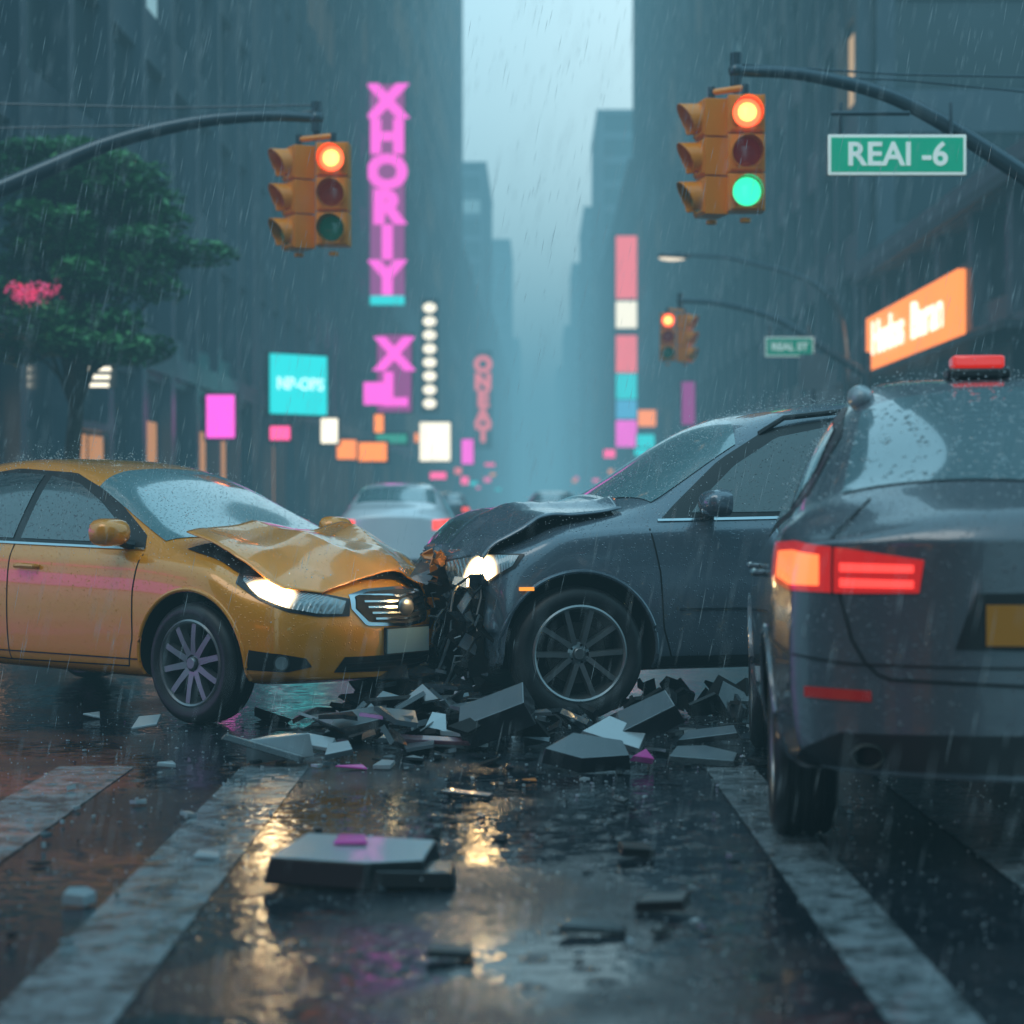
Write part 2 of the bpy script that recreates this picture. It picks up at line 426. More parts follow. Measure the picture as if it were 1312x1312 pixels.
def lift_y(p):
    e=sst(.66,.35,p.x)
    z=.012+.015*e
    z+=tent(p,(.25,-1),.12,.055,.16)*(.4+.6*e)
    z+=tent(p,(.45,.9),.42,.075,.34)*sst(.75,.4,p.x)
    z+=tent(p,(1,.25),.10,.02,.12)
    z+=.05*sst(-.25,-.62,p.y)*sst(.45,-.1,p.x)
    return (0,0,z)
tx.patch('hood_gap_shade','top',[(-.17,-.70),(.2,-.72),(.6,-.64)],[(-.17,.70),(.2,.72),(.6,.64)],M['matt'],.004,24,24,sides=(1,))  # black sheet on the body, painting the shade under the raised hood
tx.patch('crumpled_hood','top',[(-.20,-.68),(-.10,-.69),(.2,-.70),(.5,-.65),(.64,-.50)],[(-.20,.66),(-.10,.67),(.2,.68),(.5,.63),(.60,.50)],M['yellow'],.004,44,44,sides=(1,),lift=lift_y,thick=.006)

# ---- grey SUV
def cr_s(p):
    a=sst(.36,.74,p.x)
    n=noise.noise_vector(p*5)*.08+noise.noise_vector(p*12)*.04
    lo=sst(.85,.5,p.z)
    return p+n*a*(.2+.8*max(lo,sst(.5,.8,p.x)))+Vector((-.08*a-.10*a*lo,0,0))
ss=dict(paint=M['grey'],W0=.93,wb=2.78,wr=.365,ar=.425,bowF=.26,bowR=.2,zn=.6,crumple=cr_s,tum=.31,dF=.2,
 ZC=[(.80,.90),(.76,.96),(.66,1.0),(.4,1.06),(.15,1.10),(-.1,1.145),(-.25,1.19),(-.5,1.36),(-.75,1.53),(-.98,1.66),(-1.3,1.745),(-1.8,1.79),(-2.5,1.785),(-3.0,1.74),(-3.3,1.66),(-3.5,1.46),(-3.66,1.2),(-3.74,1.05),(-3.78,.9)],
 W=[(.80,.80),(.7,.88),(.5,.905),(0,.93),(-1.5,.93),(-2.7,.93),(-3.4,.89),(-3.78,.80)],
 ZB=[(.8,.3),(.6,.26),(0,.24),(-2.7,.26),(-3.78,.36)],
 ZS=[(.8,.86),(.6,.93),(.4,.97),(.2,1.0),(0,1.02),(-.3,1.05),(-1.5,1.08),(-2.8,1.12),(-3.5,1.12),(-3.78,.98)],
 xs=[.80,.76,.66,.5,.3,.15,0,-.12,-.25,-.38,-.5,-.65,-.8,-.98,-1.3,-1.6,-1.9,-2.3,-2.6,-2.9,-3.1,-3.3,-3.5,-3.66,-3.74,-3.78])
sv=Car('grey_suv_car',(.15,11.84,0),math.radians(194),ss)
common(sv,
 [(-.48,1.09),(-1.2,1.105),(-2.4,1.13),(-3.3,1.16)],[(-.56,1.16),(-.88,1.42),(-1.2,1.60),(-1.8,1.69),(-2.6,1.68),(-3.1,1.58),(-3.3,1.32)],
 [(-.66,1.125),(-1.1,1.13),(-1.62,1.14)],[(-.72,1.19),(-.96,1.39),(-1.24,1.55),(-1.62,1.625)],
 [(-1.70,1.14),(-2.2,1.15),(-2.62,1.16)],[(-1.70,1.635),(-2.2,1.65),(-2.62,1.62)],
 ([(-.46,-.72),(-.32,-.4),(-.28,0),(-.32,.4),(-.46,.72)],[(-1.00,-.60),(-1.08,-.3),(-1.09,0),(-1.08,.3),(-1.00,.60)]),
 ([(-3.35,-.5),(-3.35,0),(-3.35,.5)],[(-3.6,-.6),(-3.62,0),(-3.6,.6)]),
 [[(-.40,1.04),(-.45,.8),(-.47,.5),(-.52,.34)],[(-.52,.34),(-1.66,.34)],[(-1.66,1.1),(-1.66,.34)],[(-1.66,.34),(-2.3,.36)],[(-2.72,1.12),(-2.7,.9),(-2.45,.7),(-2.3,.36)]])
sv.ribbon('window_chrome','side',[[(-.46,1.083),(-1.2,1.098),(-2.4,1.122),(-3.32,1.152)]],.016,M['chrome'],.008)
sv.ribbon('door_moulding','side',[[(-.56,.60),(-1.6,.60)],[(-1.72,.60),(-2.35,.61)]],.014,M['chrome'],.008)
sv.patch('sill_cladding','side',[(-.46,.29),(-2.3,.30)],[(-.46,.345),(-2.3,.35)],M['black'],.006,40,4)
sv.wheels('double',M['rimd']);sv.mirror(-.74,1.16,M['grey']);sv.handles([-1.48,-2.45],.95,M['grey'])
HLs=lampmat('headlight_suv',[tuple(sv.cast('front',55,.79,0,1))],.17,(1,.64,.28),150)
sv.patch('headlight_bezel','front',[(33,.70),(45,.70),(57,.73),(68,.83)],[(33,.86),(45,.885),(57,.905),(71,.905)],M['black'],.006,30,10)
sv.patch('headlight','front',[(35,.715),(45,.715),(57,.745),(67,.84)],[(35,.85),(45,.872),(57,.89),(69,.895)],HLs,.012,30,10)
sv.patch('torn_front','front',[(-60,.32),(0,.30),(50,.32)],[(-60,.66),(0,.84),(30,.84)],M['matt'],.01,40,20,sides=(1,))
sv.patch('torn_bumper_edge','front',[(30,.32),(56,.33)],[(30,.68),(58,.66)],M['matt'],.012,16,12,sides=(1,))
w=MB();p=sv.cast('side',.30,.72,.0,1);w.box(p+Vector((0,.006,0)),(.08,.02,.02),M['amber']);w.finish('side_marker',parent=sv.root)
w=MB()
for sg in(1,-1):
    pts=[]
    for x in [-1.15,-1.3,-1.8,-2.3,-2.8,-3.05]:
        q=sv.cast('top',x,.58,0,sg);pts.append(q+Vector((0,0,.055 if -3<x<-1.2 else .0)))
    w.tube(pts,.016,M['black'],8)
w.finish('roof_rails',parent=sv.root)
sv.patch('hood_gap_shade','top',[(-.24,-.74),(.2,-.76),(.55,-.70)],[(-.24,.74),(.2,.76),(.55,.70)],M['matt'],.004,24,24,sides=(1,))  # same black sheet here, shade in the hood gap put into colour
def lift_s(p):
    z=.02+.05*sst(-.28,.30,p.x)
    z+=tent(p,(1,.15),.34,.035,.2)
    z+=tent(p,(.4,1),.45,.03,.2)
    z-=.12*sst(.42,.70,p.x)
    return (-.02,0,z)
sv.patch('crumpled_hood','top',[(-.27,-.72),(0,-.77),(.3,-.78),(.56,-.70),(.66,-.5)],[(-.27,.72),(0,.77),(.3,.80),(.56,.76),(.66,.6)],M['grey'],.004,40,40,sides=(1,),lift=lift_s,thick=.008)

def shard(mb,c,size,m,rot=None,th=.008,n=None,el=1):
    n=n or R.choice([3,4,4,5]);vs=[]
    a0=R.random()*6
    ring=[]
    for k in range(n):
        a=a0+2*math.pi*k/n+R.uniform(-.3,.3);r=size*R.uniform(.6,1)
        ring.append(Vector((r*math.cos(a)*el,r*math.sin(a),R.uniform(-.15,.15)*size)))
    T=Matrix.Translation(c)@(rot or (Matrix.Rotation(R.uniform(0,6.28),4,'Z')@Matrix.Rotation(R.uniform(-1.4,1.4),4,'X')@Matrix.Rotation(R.uniform(-1.4,1.4),4,'Y')))
    vs=ring+[p+Vector((0,0,th)) for p in ring]
    fs=[tuple(range(n)),tuple(range(n,2*n))]+[(k,(k+1)%n,(k+1)%n+n,k+n) for k in range(n)]
    mb.add(vs,fs,m,T)
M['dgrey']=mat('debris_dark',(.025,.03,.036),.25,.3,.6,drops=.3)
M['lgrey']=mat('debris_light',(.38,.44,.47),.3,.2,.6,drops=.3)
M['mgrey']=mat('debris_mid',(.14,.17,.19),.28,.3,.6,drops=.3)
M['pink']=mat('debris_pink',(.75,.06,.4),.3,0,.5)
M['orangechip']=mat('debris_orange',(.7,.2,.03),.3,0,.5)  # plain orange chips, no emission
w=MB()
for k in range(95):
    a=R.uniform(-30,58);z=R.uniform(.16,.80)
    p=sv.cast('front',a,max(z,.32),0,1);p.z=z
    p+=Vector((R.uniform(-.03,.07),0,0))
    shard(w,p,R.uniform(.03,.10),R.choice([M['dgrey'],M['matt'],M['mgrey'],M['grey'],M['black']]),el=R.uniform(.5,1.8))
for k in range(14):
    a=R.uniform(10,58);p=sv.cast('front',a,R.uniform(.4,.8),0,1)
    pts=[p]
    for j in range(4): pts.append(pts[-1]+Vector((R.uniform(-.02,.06),R.uniform(-.06,.06),R.uniform(-.12,.02))))
    w.tube(pts,R.uniform(.005,.011),R.choice([M['black'],M['mgrey']]),6)
for k in range(12):
    p=sv.cast('front',R.uniform(5,34),R.uniform(.74,.94),0,1);shard(w,p+Vector((.03,0,0)),.05,M['orangechip'])
w.finish('torn_bumper_parts',parent=sv.root,smooth=False)
w=MB()
for k in range(30):
    p=tx.cast('front',R.uniform(20,70),R.uniform(.3,.72),0,1)
    shard(w,p+Vector((R.uniform(0,.06),0,0)),R.uniform(.03,.09),R.choice([M['yellow'],M['matt'],M['black'],M['dgrey']]))
w.finish('torn_corner_parts',parent=tx.root,smooth=False)

# ---- dark sedan, rear in the foreground
ds=dict(paint=M['dark'],W0=.92,wb=2.45,wr=.335,ar=.385,bowF=.28,bowR=.24,zn=.5,tum=.33,dR=.16,
 ZC=[(.75,.72),(.7,.8),(.5,.9),(.2,.98),(-.05,1.05),(-.4,1.27),(-.75,1.47),(-1.05,1.60),(-1.5,1.68),(-1.9,1.68),(-2.2,1.62),(-2.5,1.49),(-2.8,1.325),(-2.98,1.235),(-3.12,1.215),(-3.22,1.18),(-3.27,1.06)],
 W=[(.75,.76),(.6,.85),(0,.92),(-1.5,.925),(-2.6,.93),(-3.0,.92),(-3.27,.86)],
 ZB=[(.75,.25),(0,.22),(-2.4,.24),(-3.0,.27),(-3.27,.30)],
 ZS=[(.75,.68),(.4,.84),(0,.95),(-1.5,1.04),(-2.4,1.09),(-3.0,1.12),(-3.27,1.05)],
 xs=[.75,.7,.5,.3,.1,-.1,-.3,-.55,-.75,-1.05,-1.4,-1.7,-2.0,-2.25,-2.5,-2.7,-2.85,-3.0,-3.12,-3.22,-3.27])
dc=Car('dark_grey_sedan_car',(2.05,9.68,0),math.radians(85),ds)
common(dc,
 [(-.5,1.02),(-1.5,1.07),(-2.5,1.14)],[(-.55,1.08),(-1.0,1.40),(-1.4,1.54),(-1.9,1.56),(-2.3,1.44),(-2.6,1.22)],
 [(-.6,1.05),(-1.3,1.085)],[(-.66,1.1),(-1.0,1.35),(-1.3,1.48)],
 [(-1.4,1.09),(-1.9,1.12),(-2.4,1.15)],[(-1.4,1.49),(-1.8,1.51),(-2.1,1.46),(-2.4,1.30)],
 ([(-.2,-.72),(-.1,0),(-.2,.72)],[(-.95,-.6),(-1.02,0),(-.95,.6)]),
 ([(-2.20,-.56),(-2.15,0),(-2.20,.56)],[(-2.82,-.68),(-2.93,0),(-2.82,.68)]),
 [[(-.40,1.0),(-.45,.7),(-.5,.32)],[(-1.4,1.05),(-1.4,.32)],[(-2.5,1.12),(-2.4,.85),(-2.1,.5),(-2.05,.32)]],rg='rglass')
dc.wheels(10,M['rimd']);dc.mirror(-.45,1.08,M['dark'],sides=(-1,));dc.handles([-1.2,-2.0],.92,M['dark'])
dc.patch('tail_lamp_base','rear',[(31,.90),(45,.895),(58,.90),(70,.93)],[(30,1.005),(45,1.04),(58,1.06),(72,1.05)],M['tailbase'],.006,34,10)
dc.patch('tail_lamp_outer','rear',[(50,.918),(57,.918),(65,.94)],[(50,1.018),(57,1.03),(65,1.025)],M['tailhot'],.010,20,8)
for z0 in(.915,.965): dc.patch('tail_lamp_bar','rear',[(32,z0),(46,z0)],[(32,z0+.024),(46,z0+.028)],M['tail'],.010,20,4)
dc.ribbon('tail_gap','rear',[[(47.3,.89),(47.3,1.05)]],.008,M['matt'],.013)
dc.ribbon('trunk_seam','rear',[[(51,1.20),(49.5,1.10),(47.5,1.04),(46,.88),(43,.70),(38,.62),(0,.60)]],.010,M['matt'],.004)
dc.patch('plate_recess','rear',[(-24,.72),(0,.715),(24,.72)],[(-20,.90),(0,.905),(20,.90)],M['black'],.003,30,8,sides=(1,))
dc.patch('lower_valance','rear',[(-60,.33),(0,.32),(60,.33)],[(-46,.44),(0,.45),(46,.44)],M['black'],.004,40,8,sides=(1,))
dc.patch('bumper_reflector','rear',[(40,.545),(53,.55)],[(40,.58),(53,.585)],M['reflector'],.006,16,4)
dc.ribbon('bumper_crease','rear',[[(0,.66),(45,.665),(62,.70),(75,.74)]],.008,M['black'],.003)
w=MB()
p=dc.cast('rear',0,.80,0,1);w.box(p+Vector((-.012,0,0)),(.012,.52,.13),M['oplate'])
for sg in(1,-1):
    q=dc.cast('rear',41,.37,0,sg)
    T=Matrix.Translation(q+Vector((-.02,0,0)))@Matrix.Scale(1.35,4,(0,1,0))@Matrix.Rotation(math.radians(90),4,'Z')
    w.lathe([(.030,-.1),(.034,.02),(.037,.023),(.040,.02),(.040,-.1)],M['brake'],28,T)
    w.lathe([(.001,-.06),(.032,-.06)],M['matt'],28,T)
w.finish('plate_and_exhausts',parent=dc.root)
w=MB()
q=dc.cast('top',-1.75,0.08,0,1)
w.box(q+Vector((0,0,.02)),(.16,.24,.04),M['black']);w.box(q+Vector((0,0,.067)),(.13,.20,.05),mat('beacon_red',(.5,.02,.01),.2,0,1,em=(1,.03,.02),es=.6))
w.finish('roof_beacon',parent=dc.root,bevel=.012)
w=MB();q=dc.cast('top',-2.0,.55,0,1);w.ell(q+Vector((0,0,.01)),(.09,.05,.05),mat('antenna_pod',(.35,.42,.45),.3,0,1));w.finish('antenna_pod',parent=dc.root)

# ---- distant cars
def far_car(name,loc,rz,paint):
    sp=dict(ys);sp.pop('crumple');sp['paint']=paint
    c=Car(name,loc,rz,sp)
    c.patch('window_trim','side',[(-.42,.93),(-1.0,.945),(-2.0,.965),(-2.62,.99)],[(-.48,1.0),(-.92,1.23),(-1.3,1.355),(-1.8,1.385),(-2.2,1.34),(-2.62,1.07)],M['glass'],.004,30,8)
    c.patch('windshield','top',[(-.34,-.70),(-.19,0),(-.34,.70)],[(-1.05,-.56),(-1.13,0),(-1.05,.56)],M['wglass'],.005,16,10,sides=(1,))
    c.patch('rear_window','top',[(-2.45,-.54),(-2.42,0),(-2.45,.54)],[(-2.95,-.6),(-3.03,0),(-2.95,.6)],M['wglass'],.005,16,10,sides=(1,))
    c.patch('tail_lamp','rear',[(33,.76),(60,.78)],[(33,.9),(60,.91)],M['tail'],.008,12,5)
    c.patch('head_lamp','front',HB,HT,M['lens'],.008,12,5)
    c.wheels(10,M['rim'])
far_car('white_sedan_car',(-1.72,33,0),math.radians(90),M['white'])
far_car('distant_sedan_car',(1.2,62,0),math.radians(90),M['dark'])
far_car('distant_sedan_car.001',(-2.4,78,0),math.radians(90),M['grey'])

# ------------------------------------------------------------ ground
def ground_mat(name,base,paint=False):
    m=bpy.data.materials.new(name);m.use_nodes=True;nt=m.node_tree;b=nt.nodes['Principled BSDF'];L=nt.links.new
    N=nt.nodes.new
    g=N('ShaderNodeNewGeometry')
    big=N('ShaderNodeTexNoise');big.inputs['Scale'].default_value=.9;big.inputs['Detail'].default_value=5;L(g.outputs['Position'],big.inputs['Vector'])
    pud=N('ShaderNodeMapRange');pud.inputs[1].default_value=.36;pud.inputs[2].default_value=.52;L(big.outputs['Fac'],pud.inputs[0])
    fine=N('ShaderNodeTexNoise');fine.inputs['Scale'].default_value=90;fine.inputs['Detail'].default_value=4;L(g.outputs['Position'],fine.inputs['Vector'])
    rip=N('ShaderNodeTexNoise');rip.inputs['Scale'].default_value=15;rip.inputs['Detail'].default_value=3;rip.inputs['Distortion'].default_value=.6;L(g.outputs['Position'],rip.inputs['Vector'])
    vor=N('ShaderNodeTexVoronoi');vor.inputs['Scale'].default_value=9;L(g.outputs['Position'],vor.inputs['Vector'])
    wv=N('ShaderNodeMath');wv.operation='MULTIPLY';wv.inputs[1].default_value=55;L(vor.outputs['Distance'],wv.inputs[0])
    sn=N('ShaderNodeMath');sn.operation='SINE';L(wv.outputs[0],sn.inputs[0])
    fa=N('ShaderNodeMapRange');fa.inputs[1].default_value=.5;fa.inputs[2].default_value=.1;fa.inputs[3].default_value=0;fa.inputs[4].default_value=.22;L(vor.outputs['Distance'],fa.inputs[0])
    rg=N('ShaderNodeMath');rg.operation='MULTIPLY';L(sn.outputs[0],rg.inputs[0]);L(fa.outputs[0],rg.inputs[1])
    ad=N('ShaderNodeMath');ad.operation='ADD';L(rip.outputs['Fac'],ad.inputs[0]);L(rg.outputs[0],ad.inputs[1])
    inv=N('ShaderNodeMapRange');inv.inputs[3].default_value=.7;inv.inputs[4].default_value=.04;L(pud.outputs[0],inv.inputs[0])
    b1=N('ShaderNodeBump');b1.inputs['Distance'].default_value=.006;L(fine.outputs['Fac'],b1.inputs['Height']);L(inv.outputs[0],b1.inputs['Strength'])
    b2=N('ShaderNodeBump');b2.inputs['Distance'].default_value=.010;b2.inputs['Strength'].default_value=.32;L(ad.outputs[0],b2.inputs['Height'])
    L(b1.outputs[0],b2.inputs['Normal']);L(b2.outputs[0],b.inputs['Normal'])
    ro=N('ShaderNodeMapRange');ro.inputs[3].default_value=.20;ro.inputs[4].default_value=.04;L(pud.outputs[0],ro.inputs[0]);L(ro.outputs[0],b.inputs['Roughness'])
    mx=N('ShaderNodeMix');mx.data_type='RGBA'
    mx.inputs['A'].default_value=(*[c*.6 for c in base],1);mx.inputs['B'].default_value=(*[c*1.3 for c in base],1)
    L(fine.outputs['Fac'],mx.inputs['Factor'])
    out=mx.outputs['Result']
    if paint:
        wr=N('ShaderNodeTexNoise');wr.inputs['Scale'].default_value=7;wr.inputs['Detail'].default_value=10;wr.inputs['Roughness'].default_value=.7;L(g.outputs['Position'],wr.inputs['Vector'])
        wm=N('ShaderNodeMapRange');wm.inputs[1].default_value=.40;wm.inputs[2].default_value=.56;L(wr.outputs['Fac'],wm.inputs[0])
        m2=N('ShaderNodeMix');m2.data_type='RGBA';m2.inputs['A'].default_value=(.05,.06,.065,1);L(out,m2.inputs['B']);L(wm.outputs[0],m2.inputs['Factor']);out=m2.outputs['Result']
    L(out,b.inputs['Base Color'])
    b.inputs['IOR'].default_value=1.6
    return m
gm=ground_mat('wet_asphalt',(.011,.016,.022));pm=ground_mat('worn_white_paint',(.27,.31,.33),True);cm=ground_mat('wet_concrete',(.07,.08,.085))
def plane(name,x0,x1,y0,y1,z,m,yaw=True):
    b=MB();b.quad((x0,y0,z),(x1,y0,z),(x1,y1,z),(x0,y1,z),m)
    return b.finish(name,loc=((x0+x1)/2,(y0+y1)/2,z),yaw=yaw,smooth=False)
plane('ground',-900,900,-200,2500,-.004,cm,False)
plane('road',-60,60,-60,1500,0,gm,False)
b=MB()
for xc,wd in((-3.3,.34),(-2.55,.34),(-1.86,.34),(-1.06,.30),(.97,.22),(1.72,.3),(2.5,.34),(3.3,.34)):
    b.quad((xc-wd/2,3.2,.004),(xc+wd/2,3.2,.004),(xc+wd/2,9.1,.004),(xc-wd/2,9.1,.004),pm)
b.finish('crosswalk_markings',loc=(0,6,.004),smooth=False)
b=MB()
for k in range(24):
    y=22+k*9;b.quad((-.07,y,.004),(.07,y,.004),(.07,y+4,.004),(-.07,y+4,.004),pm)
b.finish('lane_markings',loc=(0,60,.004),yaw=True,smooth=False)
kerb=mat('kerb_stone',(.16,.17,.17),.35,noisev=.2)
for k,(sg,y0,y1) in enumerate(((-1,26,1226),(1,26,1226),(-1,-60,-5),(1,-60,-5))):
    b=MB();x0,x1=sorted((sg*6.2,sg*9.05));ym=(y0+y1)/2
    b.box(((x0+x1)/2,ym,.06),(x1-x0,y1-y0,.12),cm)
    b.box((sg*6.13,ym,.065),(.14,y1-y0,.15),kerb)
    b.finish('sidewalk' if k==0 else 'sidewalk.%03d'%k,loc=(sg*7.6,y0,0),yaw=True,smooth=False)

# ------------------------------------------------------------ buildings
stone=mat('facade_stone',(.10,.13,.16),.6,noisev=.25,nscale=.4)
stone2=mat('facade_dark_panels',(.06,.085,.11),.45,noisev=.25,nscale=.3)
stone3=mat('facade_grey_blue',(.12,.16,.19),.6,noisev=.2,nscale=.4)
wglass=mat('facade_glass',(.02,.035,.045),.2,0,.3,noisev=.4,nscale=.25)
litw=mat('lit_window_warm',(.1,.1,.1),.5,em=(1,.66,.36),es=.6)
litc=mat('lit_window_cool',(.1,.1,.1),.5,em=(.45,.8,.9),es=.55)
shop=mat('shop_glow',(.1,.1,.1),.5,em=(1,.42,.14),es=.55)
def building(name,sg,y0,y1,h,depth,m,ps=3.2,fh=3.6,x=9,lit=.06,crown=0,shp=.4):
    b=MB();xi=x;xo=x+depth
    cx=sg*(xi+xo)/2;b.box((cx,(y0+y1)/2,h/2),(depth,y1-y0,h),wglass)
    n=max(2,int((y1-y0)/ps));st=(y1-y0)/n
    for i in range(n+1):
        y=y0+i*st;y=min(max(y,y0+.3),y1-.3);b.box((sg*(xi-.1),y,h/2+.1),(.5,.6 if i in(0,n) else .45,h),m)
    nd=max(2,int(min(depth,30)/ps));sd=min(depth,30)/nd
    for i in range(nd+1):
        b.box((sg*(xi+.35+i*sd*.97),y0-.1,h/2+.1),(.5,.5,h),m)
        if y1<0: b.box((sg*(xi+.35+i*sd*.97),y1+.1,h/2+.1),(.5,.5,h),m)
    nf=int(h/fh)
    for j in range(1,nf+1):
        z=j*fh+.9
        if z>h: break
        b.box((sg*(xi-.04),(y0+y1)/2,z),(.3,y1-y0-.02,1.15),m)
        b.box((sg*(xi+min(depth,30)/2),y0-.04,z),(min(depth,30)-.02,.3,1.15),m)
        if y1<0: b.box((sg*(xi+min(depth,30)/2),y1+.04,z),(min(depth,30)-.02,.3,1.15),m)
    b.box((cx,(y0+y1)/2,h+.35),(depth+.9,y1-y0+.9,.7),m)
    b.box((cx,(y0+y1)/2,4.35),(depth+.7,y1-y0+.6,.5),m)
    if crown: b.box((cx,(y0+y1)/2,h+crown/2),(depth*.6,(y1-y0)*.6,crown),m)
    for j in range(1,nf):
        for i in range(n):
            if R.random()<lit:
                z0=j*fh+1.5;k=R.choice([1,1,2,3])
                ya=y0+i*st+.3;yb=min(y1-.3,y0+(i+k)*st-.3)
                b.quad((sg*(xi-.02),ya,z0),(sg*(xi-.02),yb,z0),(sg*(xi-.02),yb,z0+2.2),(sg*(xi-.02),ya,z0+2.2),R.choice([litw,litc]))
        for i in range(nd):
            if R.random()<lit*1.3 and y0>100:
                z0=j*fh+1.5;xa=sg*(xi+.6+i*sd*.97);xb=sg*(xi+.1+(i+1)*sd*.97)
                b.quad((xa,y0-.02,z0),(xb,y0-.02,z0),(xb,y0-.02,z0+2.2),(xa,y0-.02,z0+2.2),R.choice([litw,litc]))
    for i in range(n):
        if R.random()<shp:
            ya=y0+i*st+.4;yb=y0+(i+1)*st-.4
            b.quad((sg*(xi-.02),ya,.7),(sg*(xi-.02),yb,.7),(sg*(xi-.02),yb,3),(sg*(xi-.02),ya,3),shop)
    return b.finish(name,loc=(cx,(y0+y1)/2,0),yaw=True,smooth=False)
building('stone_office_building',-1,27,62,62,40,stone2,lit=.02,shp=.6)
building('stone_office_building.001',-1,62.5,106,70,40,stone,lit=.05,shp=.7)
building('glass_office_tower',-1,112,232,95,40,stone3,lit=.26,ps=5)
building('stone_office_building.002',-1,240,328,30,30,stone,lit=.05,ps=4)
building('glass_office_tower.001',-1,334,380,56,30,stone3,lit=.06,ps=6)
building('stone_office_building.003',-1,390,605,36,30,stone3,lit=.03,ps=8,fh=5)
building('glass_office_tower.002',-1,620,680,80,40,stone,lit=.02,ps=8,fh=5)
building('glass_office_tower.003',-1,900,1000,72,40,stone3,lit=0,ps=14,fh=8)
building('shop_building',1,34,54.5,6.9,20,stone2,lit=0)
building('brick_office_building',1,55.2,112,80,40,stone2,lit=.04,ps=4)
building('glass_office_tower.004',1,118,187,105,40,stone,lit=.16,ps=5)
building('stone_office_building.004',1,194,292,33,35,stone3,lit=.05,ps=6)
building('glass_office_tower.005',1,300,332,58,35,stone3,lit=.06,ps=6,crown=0)
building('glass_office_tower.006',1,385,430,56,35,stone,lit=.03,ps=7)
building('glass_office_tower.007',1,520,560,61,35,stone3,lit=.02,ps=9,fh=5)
building('stone_office_building.005',1,565,665,34,35,stone3,lit=.02,ps=9,fh=5)
building('glass_office_tower.008',1,670,740,58,40,stone,lit=0,ps=14,fh=8)
building('glass_office_tower.009',1,940,1050,62,40,stone,lit=0,ps=14,fh=8)
building('stone_office_building.006',-1,-60,-6,22,30,stone2,lit=.08,shp=.6)
building('stone_office_building.007',1,-60,-6,24,30,stone2,lit=.08,shp=.6)

# ------------------------------------------------------------ neon signs
def emat(n,c,s): return mat(n,(.05,.05,.05),.5,em=c,es=s)
E=dict(mag=emat('neon_magenta',(.90,.075,.62),1.7),magd=emat('neon_magenta_dim',(.6,.05,.42),.6),teal=emat('neon_teal',(.012,.70,.72),1.3),
 white=emat('sign_white',(1,.90,.70),1.8),red=emat('sign_red',(1,.14,.16),1.5),orange=emat('sign_orange',(1,.25,.04),1.7),green=emat('sign_green',(.05,.5,.35),.7),
 pale=emat('letters_pale',(1,.72,.55),2.4),dk=mat('sign_back',(.03,.04,.05),.5),pink=emat('sign_pink',(1,.07,.28),1.9),blue=emat('sign_blue',(.1,.5,.8),1.1))
def text(body,size,m,parent,loc,rot,ext=.01,bold=0,sx=1,alx='CENTER'):
    c=bpy.data.curves.new('lettering','FONT');c.body=body;c.size=size;c.extrude=ext;c.align_x=alx;c.align_y='CENTER';c.offset=bold;c.resolution_u=4
    c.space_line=.82
    o=bpy.data.objects.new('lettering',c);sc.collection.objects.link(o);o.data.materials.append(m)
    o.parent=parent;o.location=loc;o.rotation_euler=rot;o.scale=(sx,1,1);return o
def sign(name,c,w_,h,m,back=True,rz=0,txt=None,tm=None,ts=1,sx=1,frame=.08,bold=.0):
    b=MB()
    if m: b.box((0,0,0),(w_,.12,h),m)
    if back: b.box((0,.12,0),(w_+frame*2,.12,h+frame*2),E['dk'])
    b.box((0,.3,h*.3),(.12,.5,.12),E['dk']);b.box((0,.3,-h*.3),(.12,.5,.12),E['dk'])
    o=b.finish(name,smooth=False);p=RY@Vector(c);o.location=p;o.rotation_euler=(0,0,rz+YAW)
    if txt: text(txt,ts,tm,o,(0,-.09,0),(math.radians(90),0,0),.02,bold,sx)
    return o
s1=sign('vertical_neon_sign',(-7.75,104,17),1.75,10.9,E['magd'],True)
text('X\nH\nO\nR\nI\nY',2.2,E['mag'],s1,(0,-.1,0),(math.radians(90),0,0),.04,.14,1.1)
b=MB();b.box((0,-.1,-5.6),(1.75,.15,.45),E['teal']);b.finish('neon_bar',parent=s1,smooth=False)
s2=sign('magenta_neon_sign',(-6.4,90,6.8),1.5,3.4,E['magd'],True)
text('X\nL',1.9,E['mag'],s2,(0,-.1,0),(math.radians(90),0,0),.04,.1,1.1)
b=MB();b.box((-.9,-.1,-.9),(.9,.12,1.0),E['mag']);b.finish('neon_tab',parent=s2,smooth=False)
s3=sign('lantern_bulb_sign',(-5.9,110,9),.8,6,None,True)
b=MB()
for k in range(8): b.ell((0,-.15,-2.6+k*.74),(.36,.1,.27),E['white'])
b.finish('bulbs',parent=s3)
sign('teal_shop_sign',(-7.1,60,4.6),2.0,1.75,E['teal'],True,rz=.75,txt='NP-OPS',tm=emat('teal_letters',(.5,1,1),1.6),ts=.5,bold=.01)
sign('small_magenta_sign',(-7.85,50,3.25),.68,1.05,E['mag'],True)
sign('cream_billboard_sign',(-5.1,100,4.05),1.5,1.9,E['white'],True)
sign('red_vertical_sign',(-6.3,230,12.5),1.9,11,None,True,txt='O\nN\nE\nA\nT',tm=E['red'],ts=2.4,bold=.16)
sign('orange_shop_sign.001',(-7.1,75,3.05),.7,.7,E['orange'],True)
sign('white_shop_sign',(-6.4,62,3.3),.5,.75,E['white'],True)
sign('orange_board_sign',(-5.4,66,2.75),.9,.6,E['orange'],True)
sign('red_shop_sign',(-7.4,58,3.1),.55,.38,E['pink'],True)
sign('green_shop_sign',(-5.8,80,3.6),1.2,.35,E['green'],True)
sign('orange_hanging_sign',(-6.3,80,4.2),.35,.7,E['orange'],True)
sign('magenta_board_sign',(-4.9,140,4.5),.8,1.7,E['mag'],True)
